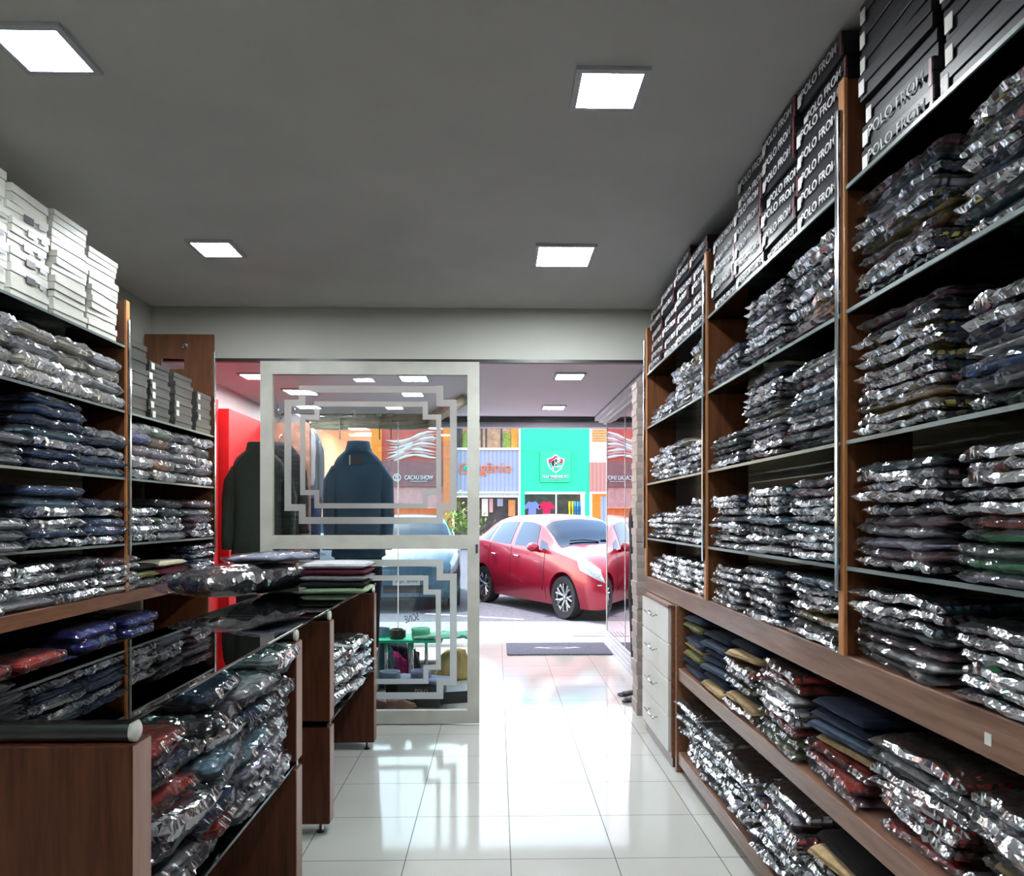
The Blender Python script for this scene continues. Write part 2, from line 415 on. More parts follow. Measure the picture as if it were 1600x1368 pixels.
ORD = ['top one', 'second from top', 'third from top', 'fourth from top', 'fifth from top', 'sixth from top', 'seventh from top',
       'eighth from top', 'ninth from top', 'tenth from top', 'eleventh from top', 'twelfth from top', 'thirteenth from top', 'fourteenth from top']
def stack(kind, x, y, z, face, codes, phrase, group, noun='bagged shirt', cat='shirt', jit=1.0, scale=(1, 1)):
    """codes are read from the top down; face = rotation that turns +X to the aisle; lower-case = no plastic bag"""
    n = len(codes); zz = z + .001
    for i, ch in enumerate(reversed(codes)):
        cname, rgb = CC[ch.upper()]; k = random.randrange(NV)
        if ch == 'n': rgb = (.012, .018, .042)
        if ch == 'b': rgb = (.035, .052, .085)
        loc = (x + random.uniform(-.014, .014) * jit, y + random.uniform(-.014, .014) * jit, zz)
        rz = face + math.radians(random.uniform(-4, 4) * jit)
        f = random.uniform(.85, 1.15); col = tuple(c * f for c in rgb)
        top = n - 1 - i
        if kind in BARE or ch.islower():
            kk = kind if kind in BARE else 'bare'
            o = put('folded_' + cat, BARE[kk][k], None, loc, rz, col); o.scale = (scale[0], scale[1], 1); zz += BT[kk] * 1.0
            lab = f"{cname} folded {cat}, {ORD[top]}, {phrase}"
        else:
            cl, bgs, T = SETS[kind]
            o = put(noun.replace(' ', '_'), cl[k], None, loc, rz, col); o.scale = (scale[0], scale[1], 1)
            b = put('plastic_bag', bgs[random.randrange(NV)], o, label='clear crinkled plastic bag')
            zz += T * 1.0; lab = f"{cname} {noun}, {ORD[top]}, {phrase}"
        o.rotation_euler.x = math.radians(random.uniform(-1.2, 1.2) * jit); o.rotation_euler.y = math.radians(random.uniform(-1.5, 1.0) * jit)
        tag(o, lab, cat, group)
    return zz

# ------------------------------------------------------------------ room shell
CZ = 2.96; YW = 5.25; XL = -2.45; XR = 1.50; YB = -3.6
struct('floor', bmbox(-2.9, 1.9, YB, 8.45, -.06, 0), 'floor_tile', 'glossy cream ceramic tile floor of the shop')
struct('ceiling', bmbox(XL, XR, YB, YW + .15, CZ, CZ + .12), 'ceiling_paint', 'flat grey white shop ceiling')
struct('wall_left', bmbox(XL - .12, XL, YB, YW + .15, 0, CZ), 'wall_paint', 'pale wall behind the left shelving')
struct('wall_right', bmbox(XR, XR + .12, YB, YW + .15, 0, CZ), 'wall_back_panel', 'beige boarded wall behind the right shelving')
struct('wall_back', bmbox(XL, XR, YB - .12, YB, 0, CZ), 'wall_paint', 'plain wall behind the viewer')
LZ = at(600, 561, YW).z
struct('wall_front', bmbox(XL, XR, YW, YW + .15, LZ, CZ), 'wall_paint', 'pale lintel wall above the wide shop opening')
struct('trim_1', bmbox(XL, XR, YW - .012, YW + .03, LZ - .022, LZ), 'dark_metal', 'dark door track under the lintel')

def panel_lamp(x, y, z, lit, outer, label, glow, group=None):
    t = thing('ceiling_lamp', label, 'ceiling lamp', (x, y, z), 0, group)
    bm = bmesh.new(); o, i = outer / 2, lit / 2
    for a in ((-o, o, -o, -i), (-o, o, i, o), (-o, -i, -i, i), (i, o, -i, i)): box(bm, *a, -.014, 0)
    part('lamp_frame', bm, 'lamp_frame', t)
    part('diffuser', bmbox(-i, i, -i, i, -.010, -.002), glow, t)
panel_lamp(.39, 2.54, CZ, .205, .25, 'square ceiling lamp nearest the camera on the right', 'lamp_glow')
panel_lamp(-1.445, 2.36, CZ, .205, .25, 'square ceiling lamp cut by the left frame edge', 'lamp_glow')
panel_lamp(-1.556, 4.10, CZ, .205, .25, 'small square ceiling lamp above the left shelves near the lintel', 'lamp_glow')
panel_lamp(.385, 4.17, CZ, .30, .34, 'larger square ceiling lamp near the lintel on the right', 'lamp_glow')
for k, (x, y) in enumerate(((-1.4, .3), (.4, .4))):
    panel_lamp(x, y, CZ, .22, .25, ['square ceiling lamp behind the camera over the counter', 'square ceiling lamp behind the camera over the aisle',
               'square ceiling lamp at the shop rear left', 'square ceiling lamp at the shop rear right'][k], 'lamp_glow')

# ------------------------------------------------------------------ right shelving
RX = 1.04; POSTS = [.735, 2.165, 3.59, 5.04]
R1, R2, R3, R4, RB = 2.446, 2.078, 1.692, 1.320, 1.055
ru = thing('shelving_unit', 'dark wood wall shelving with glass shelves and chrome strips, right wall', 'shelving', (RX, 0, 0))
def upright(parent, y, sgn, depth, top, zb, chrome_top):
    # sgn: +1 unit recedes to +X
    a, b = sorted((0.0, sgn * depth)); part('divider_panel', bmbox(a, b, y - .012, y + .012, zb, top, bev=.002), 'wood_divider', parent)
    e0, e1 = sorted((0.0, -sgn * .012)); part('edge_strip', bmbox(e0, e1, y - .02, y + .016, zb, top, bev=.002), 'wood_orange', parent)
    c0, c1 = sorted((-sgn * .012, -sgn * .026)); part('chrome_strip', bmbox(c0, c1, y - .008, y + .012, zb + .19, chrome_top, bev=.003), 'chrome', parent)
for y in POSTS: upright(ru, y, 1, .20, 2.77, RB, 2.68)
part('back_panel', bmbox(.425, .44, .735, 5.04, 1.0, 2.5), 'wall_back_panel', ru)
part('back_seam', bmbox(.418, .425, .735, 5.04, 1.655, 1.663), 'print_dark', ru)
for a, b in zip(POSTS, POSTS[1:]):
    for z in (R1, R2, R3, R4):
        g = part('glass_shelf', bmbox(.0, .42, a + .013, b - .013, z - .010, z), 'shelf_glass', ru)
        part('front_rim', bmbox(-.006, .0, a + .02, b - .02, z - .011, z + .0005), 'glass_edge', g)
part('display_board', bmbox(0, .42, .5, 5.06, RB - .10, RB, bev=.004), 'wood_worn', ru)
part('price_sticker', bmbox(-.0025, -.0005, 1.515, 1.535, .985, 1.010), 'sticker', ru, label='small white price sticker')
part('middle_board', bmbox(.0, .42, .5, 4.17, .53, .60, bev=.004), 'wood_worn', ru)
part('bottom_board', bmbox(.0, .42, .5, 4.17, .05, .12, bev=.004), 'wood_worn', ru)
part('side_panel', bmbox(-.01, .42, 4.17, 4.20, .0, RB - .10, bev=.003), 'wood_board', ru)
part('side_panel', bmbox(.0, .42, .47, .50, .0, RB, bev=.003), 'wood_board', ru)
for y in (1.2, 2.6, 3.7): part('foot', bmbox(.12, .2, y, y + .06, 0, .05), 'dark_metal', ru)

def shoe_box(W, D, H, body, lid):
    """front = +X"""
    b = fin(bmbox(-D / 2, D / 2 - .002, -W / 2 + .002, W / 2 - .002, 0, H - .004), 'box_body', body)
    l_ = fin(bmbox(-D / 2 - .002, D / 2 + .003, -W / 2 - .001, W / 2 + .001, H * .52, H - .0005, bev=.0015), 'box_lid', lid)
    return b, l_
BW = .335; BH = .0705
bb_, bl_ = shoe_box(BW, .36, BH, 'box_black', 'box_black_lid')
tx_ = text_me('POLO FROM', 'print_white', .262, .031, .0008, bold=.018)
st_ = fin(bmbox(-.001, .001, -.014, .014, -.02, .02), 'sticker', 'sticker')
rd_ = fin(bmbox(-.001, .001, -.006, .006, -.0345, .034), 'end_stripe', 'stripe_maroon')
COLN = ['nearest', 'second', 'third', 'fourth']
UP = ['bottom', 'second up', 'third up', 'fourth up', 'fifth up', 'sixth up', 'seventh up', 'eighth up', 'ninth up', 'tenth up']
def black_box(x, y, z, label, lettering=True, rz=0, setback=0):
    o = put('shoe_box', bb_, None, (x + .19 + setback, y, z), PI + rz)
    tag(o, label, 'shoe box', 'black shoe boxes on top of the right shelving')
    put('box_lid', bl_, o)
    if lettering:
        t = put('lettering', tx_, o, (.1845, 0, BH * .60), PI / 2); t['label'] = 'pale lettering'
        put('end_stripe', rd_, o, (.1838, BW / 2 - .009, BH / 2))
    put('price_sticker', st_, o, (.1842, -BW / 2 + .020, BH * .45))
for bay, ys, rows in (('middle', [2.36, 2.70, 3.04, 3.38], [7, 7, 7, 5]), ('far', [3.78, 4.12, 4.46, 4.84], [6, 7, 6, 6]), ('near', [1.925, 1.54], [7, 7])):
    for ci, (y, n) in enumerate(zip(ys, rows)):
        for r in range(n):
            black_box(RX, y, R1 + .001 + r * BH, f"black shoe box, {UP[r]}, {COLN[ci]} column, {bay} bay top of right shelving",
                      not (bay == 'near' and (r > 1 or ci == 1)), math.radians(random.uniform(-2.0, 2.0)), random.choice((0, 0, .01, .02)))

GR = 'folded clothes in clear bags on the right shelving'
def rs(kind, y, z, codes, pos, shelf, bay, x=1.25, **k):
    stack(kind, x, y, z, PI, codes, f"{pos} stack, {shelf}, right {bay} bay", GR, **k)
T1, T2, T3, T4 = 'top clothes shelf', 'second clothes shelf', 'third clothes shelf', 'thick board'
MY = [2.39, 2.85, 3.31]; NYY = [1.90, 1.42]; FY = [3.78, 4.11, 4.45, 4.80]
P3 = ['nearest', 'middle', 'farthest']; P4 = ['nearest', 'second', 'third', 'farthest']; P2 = ['far', 'near']
for i, c in enumerate(['XGGKLKQX', 'KGKGVLGGP', 'NGKL']): rs(['mid', 'wide', 'mid'][i], MY[i], R2, c, P3[i], T1, 'middle')
for i, c in enumerate(['WLMWCTLVGL', 'NKBAGFLVRPX', 'GDKGL']): rs('wide', MY[i], R3, c, P3[i], T2, 'middle')
for i, c in enumerate(['NPCLGCGLC', 'CLGCKGL', 'NGLCGLWW']): rs(['wide', 'mid', 'wide'][i], MY[i], R4, c, P3[i], T3, 'middle')
for i, c in enumerate(['CCLPYKF', 'NPVGLCN', 'KGLPLW']): rs('wide', MY[i], RB, c, P3[i], T4, 'middle')
for i, c in enumerate(['WYLGWF', 'WCWAG', 'GWKL', 'WLW']): rs('thick' if i < 2 else 'narrow', FY[i], R2, c, P4[i], T1, 'far', scale=(1, .8) if i < 2 else (1, 1))
for i, c in enumerate(['WLPCW', 'FWVNLW', 'WLPVWL', 'WGWLA']): rs('narrow', FY[i], R3, c, P4[i], T2, 'far')
for i, c in enumerate(['WLWGLWP', 'LWGWLW', 'WPLGW', 'KGLWG']): rs('narrow', FY[i], R4, c, P4[i], T3, 'far')
for i, c in enumerate(['LWGFL', 'WCLWG', 'LWLGW', 'WGLW']): rs('narrow', FY[i], RB, c, P4[i], T4, 'far')
for i, c in enumerate(['MTNGBYMYNP', 'MYTGNBVYTC']): rs('wide', NYY[i], R2, c, P2[i], T1, 'near')
for i, c in enumerate(['MNYNYBDPAYW', 'MPNWBGM']): rs(['wide', 'mid'][i], NYY[i], R3, c, P2[i], T2, 'near')
for i, c in enumerate(['TPLNLPLVPL', 'DYMGKREGEV']): rs('wide', NYY[i], R4, c, P2[i], T3, 'near')
for i, c in enumerate(['UPCLPWG', 'PGEWEN']): rs('wide', NYY[i], RB, c, P2[i], T4, 'near', scale=(1, 1.05))
# trousers on the middle plank, bags on the floor plank
LY = [3.97, 3.58, 3.17, 2.74, 2.30, 1.86, 1.42]
P7 = ['first', 'second', 'third', 'fourth', 'fifth', 'sixth', 'seventh']
for i, c in enumerate(['bonbaonb', 'nbnnbna', 'naRGObaM', 'RRWGLROO', 'nnbaRRP', 'RGLRRKR', 'LGRLARG']):
    stack('mid', 1.27, LY[i], .60, PI, c[:8], f"{P7[i]} stack from drawers, middle plank of right wall",
          'folded trousers on the middle plank of the right shelving', 'bagged trousers', 'trousers', 1.5)
for i, c in enumerate(['GLGWLNLG', 'WLGCLWG', 'LNLDWLV', 'LLRGLWCN', 'kaLGLWGL', 'DXGLNGLO', 'DLOGNL']):
    stack('mid', 1.27, LY[i], .12, PI, c, f"{P7[i]} stack from drawers, floor plank of right wall",
          'folded trousers on the floor plank of the right shelving', 'bagged trousers', 'trousers', 2.0)

# drawer cabinet under the far end of the board
dc = thing('drawer_cabinet', 'white four drawer cabinet with bar handles under the right board', 'cabinet', (1.0, 4.64, 0))
part('carcass', bmbox(.018, .44, -.40, .40, .06, .94, bev=.003), 'wood_board', dc)
part('cabinet_top', bmbox(-.005, .44, -.41, .41, .938, .952), 'wood_worn', dc)
part('plinth', bmbox(.03, .42, -.38, .38, 0, .06), 'wood_divider', dc)
for k in range(4):
    z0 = .088 + .2115 * k
    d = part('drawer', bmbox(.0, .018, -.39, .36, z0 + .003, z0 + .2085, bev=.002), 'white_plastic', dc)
    bm = bmesh.new(); tube(bm, [(-.032, -.13, z0 + .13), (-.032, .13, z0 + .13)], .006)
    for yy in (-.10, .10): tube(bm, [(.0, yy, z0 + .13), (-.032, yy, z0 + .13)], .005, 8)
    part('handle', bm, 'chrome', d, True)

# ------------------------------------------------------------------ left shelving
LX = -1.95; LP = [2.48, 3.89, 5.09]
L1, L2, L3, L4, LB = 2.36, 2.02, 1.67, 1.325, 1.073
lu = thing('shelving_unit', 'dark wood wall shelving with glass shelves behind the glass counter, left wall', 'shelving', (LX, 0, 0))
for y in LP[:2]: upright(lu, y, -1, .22, 2.60, LB, 2.50)
# end panel with a notch and a hook
bm = bmesh.new()
x0, x1 = -.47, .0; hx0, hx1, hz0, hz1 = -.355, -.20, 2.48, 2.555
for a in ((x0, hx0, LB, 2.72), (hx1, x1, LB, 2.72), (hx0, hx1, LB, hz0), (hx0, hx1, hz1, 2.72)):
    box(bm, a[0], a[1], 5.08, 5.10, a[2], a[3])
part('end_panel', bm, 'wood_divider', lu)
part('chrome_strip', bmbox(.0, .012, 5.075, 5.10, 1.22, 2.60, bev=.003), 'chrome', lu)
bm = bmesh.new(); lathe(bm, [(.0, 0), (.022, 0), (.024, -.006), (.012, -.014), (.0, -.016)], (-.19, 5.08, 2.64), 'Y', 16)
tube(bm, [(-.19, 5.065, 2.64), (-.19, 5.05, 2.61), (-.19, 5.035, 2.625)], .006, 8)
part('coat_hook', bm, 'chrome', lu, True)
part('back_panel', bmbox(-.49, -.475, LP[0], 5.09, 0.1, 2.45), 'wall_back_panel', lu)
for z in (L1, L2, L3, L4):
    g = part('glass_shelf', bmbox(-.42, .0, LP[0] + .013, LP[1] - .013, z - .010, z), 'shelf_glass', lu)
    part('front_rim', bmbox(0, .006, LP[0] + .02, LP[1] - .02, z - .011, z + .0005), 'glass_edge', g)
for z in (L2, L3, L4):
    g = part('glass_shelf', bmbox(-.42, .0, LP[1] + .013, LP[2] - .012, z - .010, z), 'shelf_glass', lu)
    part('front_rim', bmbox(0, .006, LP[1] + .02, LP[2] - .02, z - .011, z + .0005), 'glass_edge', g)
part('display_board', bmbox(-.46, .0, 1.9, 5.08, LB - .067, LB, bev=.004), 'wood_board', lu)
part('lower_shelf', bmbox(-.46, -.02, 1.9, 5.05, .60, .63, bev=.003), 'wood_divider', lu)
part('lower_shelf', bmbox(-.46, -.02, 1.9, 5.05, .08, .11, bev=.003), 'wood_divider', lu)
for y in (1.9, 5.05): part('side_panel', bmbox(-.46, -.02, y - .012, y + .012, 0, LB - .067), 'wood_divider', lu)

# white boxes on top of left shelving
wb = {h: shoe_box(.255, .33, h, 'box_white', 'box_white_lid') for h in (.052, .062, .074)}
wn_ = fin(bmbox(-.0012, .0012, -.030, .030, -.014, .014), 'label_window', 'print_dark')
wl_ = fin(bmbox(-.001, .001, -.022, .022, -.010, .010), 'price_sticker', 'print_grey')
for ci, (y, seq, win) in enumerate(((3.69, [62, 52, 62, 52, 62, 62, 52], 0), (3.41, [52, 62, 62, 52, 62, 62, 62, 52], 0),
                                    (3.12, [62, 74, 62, 62, 62, 62, 74], 1), (2.84, [62, 62, 74, 74, 62, 74, 74], 1))):
    z = L1 + .001
    for r, hh in enumerate(seq):
        h = hh / 1000; b, l_ = wb[h]
        o = put('shoe_box', b, None, (LX - .175 + random.uniform(-.012, .006), y + random.uniform(-.008, .008), z), math.radians(random.uniform(-2.5, 2.5)))
        tag(o, f"white box, {UP[r]}, {['column beside the post', 'second column from the post', 'third column from the post', 'column at the left frame edge'][ci]}, left shelving top",
            'box', 'white boxes on top of the left shelving')
        put('box_lid', l_, o)
        if win and 0 < r < 6:
            put('label_window', wn_, o, (.169, .0, h * .45)); put('price_sticker', wl_, o, (.169, .085, h * .42))
        z += h + .0005
# dark boxes in left far bay
gb, gl = shoe_box(.235, .32, .066, 'box_grey', 'box_grey')
gb2, gl2 = shoe_box(.25, .32, .0545, 'box_grey', 'box_grey')
for ci, (y, n, typ) in enumerate(((4.03, 6, 0), (4.29, 6, 1), (4.62, 6, 1), (4.93, 4, 0))):
    h = .066 if typ == 0 else .0545
    for r in range(n):
        o = put('shoe_box', gb if typ == 0 else gb2, None, (LX - .17 + random.uniform(-.006, .006), y + random.uniform(-.005, .005), L2 + .001 + r * h), math.radians(random.uniform(-1.5, 1.5)))
        tag(o, f"dark grey shoe box, {UP[r]}, {COLN[ci]} column, left shelving's far bay", 'shoe box', 'dark shoe boxes on the left shelving')
        put('box_lid', gl if typ == 0 else gl2, o)
        if ci == 1 or (ci == 2 and r in (1, 2)) or (ci == 3 and r > 0): put('price_sticker', st_, o, (.1645, -.09, h * .5)).scale = (1, 1.3, .9)

GL = 'folded clothes in clear bags on the left shelving'
def ls(kind, y, z, codes, pos, shelf, bay, x=LX - .20, **k):
    stack(kind, x, y, z, 0, codes, f"{pos} stack, {shelf}, left {bay} bay", GL, **k)
AY = [3.66, 3.27, 2.85]
Q3 = ['farthest', 'middle', 'nearest']
for i, (y, c) in enumerate(zip([3.70, 3.42, 3.14, 2.86], ['LFLF', 'FFLL', 'FLFF', 'LLFL'])): ls('shirt', y, L2, c, ['farthest', 'third', 'second', 'nearest'][i], T1, 'near')
for i, c in enumerate(['BNNBC', 'BBNCNBN', 'GLG']): ls('jean', AY[i], L3, c, Q3[i], T2, 'near', noun='bagged jeans', cat='jeans')
for i, c in enumerate(['NNBBC', 'BCNBBN', 'LGL']): ls('jean', AY[i], L4, c, Q3[i], T3, 'near', noun='bagged jeans', cat='jeans')
for i, (y, c) in enumerate(zip([3.80, 3.45, 3.10, 2.76], ['MLKGF', 'KGKN', 'KMGL', 'GLGLG'])): ls('mid' if i == 0 else 'thick', y, LB, c, ['farthest', 'third', 'second', 'nearest'][i], T4, 'near')
BY = [4.04, 4.32, 4.62, 4.91]
for i, c in enumerate(['VPPIK', 'FQVQH', 'KKGKG', 'KGKGP']): ls('shirt', BY[i], L3, c[::-1] if i < 2 else c, P4[i], T1, 'far', scale=(.95, 1))
for i, (y, c) in enumerate(zip([4.05, 4.42, 4.86], ['FLLW', 'KDHLL', 'PLPMM'])): ls('thick', y, L4, c, P3[i], T2, 'far', scale=(1, .85))
for i, (y, k, c, cat) in enumerate(((4.08, 'knit', 'koG', 'jumper'), (4.46, 'knit', 'fmD', 'jumper'), (4.88, 'wide', 'NNNBNNN', 'shirt'))):
    ls('thick' if i < 2 else 'wide', y, LB, c, P3[i], T4, 'far', cat=cat, noun='bagged ' + cat, scale=(1, .92))
# blue and red packs under the left board
for i, (y, c) in enumerate(zip([2.38, 2.79, 3.20, 3.62, 4.08], ['RRGL', 'RRNG', 'RRGL', 'IIIRG', 'IIGRN'])):
    stack('chunk', LX - .22, y, .63, 0, c, f"{P7[i]} pile from the left, below the left board", 'bagged clothes under the left board', 'bagged jacket', 'jacket', 1.5)

# ------------------------------------------------------------------ glass counters
EX = -.77; BX = -1.28; GT = 1.042
def counter(y0, y1, pa, pb, label, split):
    t = thing('display_counter', label, 'counter', ((EX + BX) / 2, (y0 + y1) / 2, 0))
    ox, oy = t.location.x, t.location.y
    part('glass_top', bmbox(BX - ox, EX - ox, y0 - oy, y1 - oy, GT - .010, GT, bev=.002), 'counter_glass', t)
    for k, (py, full) in enumerate(((pa, split[0]), (pb, split[1]))):
        for (z0, z1) in (((.05, .985),) if full else ((.05, .495), (.525, .985))):
            p = part('support_panel', bmbox(BX - ox, EX - ox - .0, py - oy, py - oy + .085, z0, z1, bev=.004), 'wood_panel', t)
            part('daylit_edge', bmbox(EX - ox, EX - ox + .003, py - oy + .004, py - oy + .081, z0 + .004, z1 - .004), 'wood_daylit_edge', p)  # aisle-facing edge of the panel, its daylight sheen painted as paler wood
        bm = bmesh.new(); lathe(bm, [(.0225, BX - ox + .01), (.0225, EX - ox - .012)], (0, py - oy + .03, GT - .034), 'X', 20)
        rr = part('support_rail', bm, 'dark_metal', t, 'auto')
        bm = bmesh.new(); lathe(bm, [(.0, EX - ox - .012), (.0235, EX - ox - .012), (.0235, EX - ox - .004), (.018, EX - ox), (.0, EX - ox)], (0, py - oy + .03, GT - .034), 'X', 24)
        part('end_cap', bm, 'white_plastic', rr, 'auto')
        for fx in (BX - ox + .06, EX - ox - .05):
            bm = bmesh.new(); lathe(bm, [(0, 0), (.018, 0), (.018, .006), (.006, .012), (.006, .05), (0, .05)], (fx, py - oy + .04, 0), 'Z', 16)
            part('levelling_foot', bm, 'dark_metal', t, 'auto')
    part('glass_shelf', bmbox(BX + .01 - ox, EX - .01 - ox, pa + .0 - oy, pb + .07 - oy, .500, .510), 'shelf_glass', t) if not split[0] else \
        part('glass_shelf', bmbox(BX + .01 - ox, EX - .01 - ox, pa + .086 - oy, pb + .07 - oy, .500, .510), 'shelf_glass', t)
    for py in (pa + .04, pb + .04):
        if py == pa + .04 and split[0]: continue
        part('shelf_clip', bmbox(EX - ox - .015, EX - ox - .004, py - oy - .008, py - oy + .008, .497, .524), 'chrome', t)
    return t
counter(1.552, 3.165, 1.56, 2.82, 'glass topped counter with dark wood side panel, nearer of the two', (True, False))
counter(3.175, 4.69, 3.385, 4.60, 'glass topped counter with dark wood panels nearer the shop door', (False, False))
GC = 'bagged clothes on the glass shelf inside the counters'
CYs = [1.82, 2.10, 2.38, 2.65]
for i, c in enumerate(['RNRLNLGC', 'NKGCLNRG', 'LNLCVGLN', 'GNKLGLCL']):
    stack('chunk', EX - .252, CYs[i], .511, 0, c[:8] if i % 2 else c[:7], f"{COLN[i]} pile inside the nearer glass counter", GC, 'bagged shirt', 'shirt', 2.2, (1.09, .92))
for i, (y, k, c) in enumerate(((3.66, 'thick', 'AGWMLW'), (4.05, 'thick', 'WPLWLW'), (4.38, 'wide', 'KLWLWWL'))):
    stack(k, EX - .215, y, .511, 0, c, f"{P3[i]} pile inside the farther glass counter", GC, 'bagged shirt', 'shirt', 2.0, (1, .9))
# garment bags and folded pile on the counter glass
g = tag(put('garment_bag', fin(pouch(.34, .86, .16, 3, 30, 14, .010, 9, 5, .02, .5), 'folded_jacket', 'garment_fabric', True), None, (-1.36, 4.05, GT + .001), math.radians(66), (.012, .014, .02)),
        'black suit in a long clear garment bag lying on the counter glass', 'garment bag')
put('plastic_cover', fin(pouch(.42, .98, .175, 3, 44, 22, .007, 13, 6, .03, .5), 'plastic_cover', 'plastic_smooth'), g)
g = tag(put('garment_bag', fin(pouch(.28, .52, .045, 5, 26, 14, .006, 9, 8, .02, .4), 'folded_jacket', 'garment_fabric', True), None, (-1.27, 4.22, GT + .170), math.radians(72), (.30, .32, .42)),
        'blue grey garment in clear plastic lying over the black suit bag', 'garment bag')
put('plastic_cover', fin(pouch(.32, .60, .055, 4, 34, 20, .009, 15, 9, .03, .45), 'plastic_cover', 'plastic_smooth'), g)
z = GT + .001
for i, (c, lb) in enumerate((('H', 'pale green folded jumper at the bottom of the pile on the counter'), ('K', 'charcoal folded jumper second from bottom on the counter glass'),
                             ('G', 'grey folded jumper in the middle of the counter pile'), ('M', 'dark maroon folded jumper under the grey one on the counter'),
                             ('L', 'pale grey folded jumper topping the pile on the counter'))):
    o = put('folded_jumper', BARE['flat'][i], None, (-.90 + random.uniform(-.01, .01), 4.17, z), PI / 2 + math.radians(random.uniform(-4, 4)), CC[c][1]); z += .034
    o.scale = (1.0, 1.12, 1); tag(o, lb, 'jumper', 'folded jumpers on the counter glass')

# ------------------------------------------------------------------ glazed door leaf
DY = 5.18
def dx(px): return at(px, 800, DY).x
def dz(py, px=580): return at(px, py, DY).z
d = thing('sliding_door', 'tall off-white framed glass door with frosted stepped borders', 'door', (0, DY, 0)); d.name = 'door_1'; d['kind'] = 'structure'
xa, xb = dx(408), dx(749); sa, sb = dx(427), dx(730.5)
zt, z1, z2, z3, z4, zb = dz(565.5), dz(585.7), dz(835.7), dz(857), dz(1109), .008
bm = bmesh.new()
for a in ((xa, sa, zb, zt), (sb, xb, zb, zt), (sa, sb, z1, zt), (sa, sb, z3, z2), (sa, sb, zb, z4)): box(bm, a[0], a[1], -.022, .022, a[2], a[3])
part('door_frame', bm, 'door_paint', d)
part('keyhole_plate', bmbox(xb - .026, xb - .010, -.0245, -.022, dz(864) , dz(850)), 'print_dark', d)
for nm, za, zc in (('glass_pane', z2, z1), ('glass_pane', z4, z3)):
    part(nm, bmbox(sa, sb, -.003, .003, za, zc), 'clear_glass', d)
def band(pts, wd):
    bm = bmesh.new(); n = len(pts); h = wd / 2
    for i in range(n):
        (ax, az), (bx, bz) = pts[i], pts[(i + 1) % n]
        if abs(ax - bx) > abs(az - bz):
            s = 1 if bx > ax else -1; box(bm, min(ax, bx) - h, max(ax, bx) - h if s > 0 else max(ax, bx) + h - 2 * h, -.005, -.0035, az - h, az + h) if False else \
                box(bm, min(ax, bx) + (h if True else 0), max(ax, bx) - h, -.005, -.0035, az - h, az + h)
        else: box(bm, ax - h, ax + h, -.005, -.0035, min(az, bz) + h, max(az, bz) - h)
        box(bm, ax - h, ax + h, -.005, -.0035, az - h, az + h)
    return bm
pw = DY / F
def conv(pts): return [(dx(x), dz(y, x)) for x, y in pts]
def stepped(x0, xs0, xs1, x1, y0, ys0, ys1, y1):
    return conv([(xs0, y0), (xs1, y0), (xs1, ys0), (x1, ys0), (x1, ys1), (xs1, ys1), (xs1, y1), (xs0, y1), (xs0, ys1), (x0, ys1), (x0, ys0), (xs0, ys0)])
for args, wd in (((450, 472.4, 687.4, 708.4, 607.7, 629.5, 792.6, 812.8), 10.6), ((473.2, 495.3, 664.6, 685.5, 630.8, 651.5, 769.2, 789.9), 8.0),
                 ((450, 472.4, 687.4, 708.4, 879.3, 901, 1064.5, 1086), 10.6), ((473.2, 495.3, 665.5, 685, 902.7, 924.5, 1042, 1063.7), 8.0)):
    part('frosted_border', band(stepped(*args), wd * pw), 'frosted_film', d)

# ------------------------------------------------------------------ porch and display window
PZ = 2.65
struct('ceiling_porch', bmbox(-2.6, 2.6, YW + .15, 8.72, PZ, PZ + .1), 'porch_lining', 'pinkish white lined porch ceiling beyond the lintel')
struct('trim_fascia', bmbox(-9, 9, 8.72, 8.86, PZ - .12, PZ + .30), 'fascia_metal', 'pale metal fascia along the porch front edge')
struct('trim_gutter', bmbox(-9, 9, 8.66, 8.72, PZ - .06, PZ - .02), 'dark_metal', 'dark roller shutter slot behind the fascia')
struct('wall_facade', bmbox(-9, 9, YW + .4, 8.9, PZ + .3, 7.5), 'facade_paint', 'unseen upper wall of the shop building, sized to block sun')  # out of view; put in and sized to keep the sun off
struct('wall_display_left', bmbox(-2.62, -2.5, YW + .15, 8.5, 0, PZ), 'white_wall', 'white side wall of the display area')
struct('wall_neighbour', bmbox(-9, -2.62, YW, 8.7, 0, PZ + .3), 'facade_paint', 'unseen box for the neighbouring shop on the left, added for light')  # plain box out of view, added so the outdoor light stays plausible
struct('wall_neighbour_right', bmbox(1.50, 9, YW + .15, 8.7, 0, PZ + .3), 'facade_paint', 'front of the neighbouring shop on the right')
for k, (px, py, s) in enumerate(((890, 586, .26), (865, 635, .26), (647, 590, .26), (645, 615, .22), (400, 588, .24), (470, 612, .30), (482, 635, .26))):
    Y = F * (PZ - CAMZ) / (HOR - py); p = at(px, py, Y)
    panel_lamp(p.x, p.y, PZ, s * .85, s, ['square porch lamp over the doormat aisle, nearer one', 'square porch lamp over the doormat aisle, farther one',
        'porch lamp high in the door glass on its right', 'second porch lamp down in the door glass on its right', 'porch lamp left of the glass door frame',
        'wide porch lamp behind the upper left frosted corner', 'farthest left porch lamp above the rolled blind'][k], 'porch_glow')
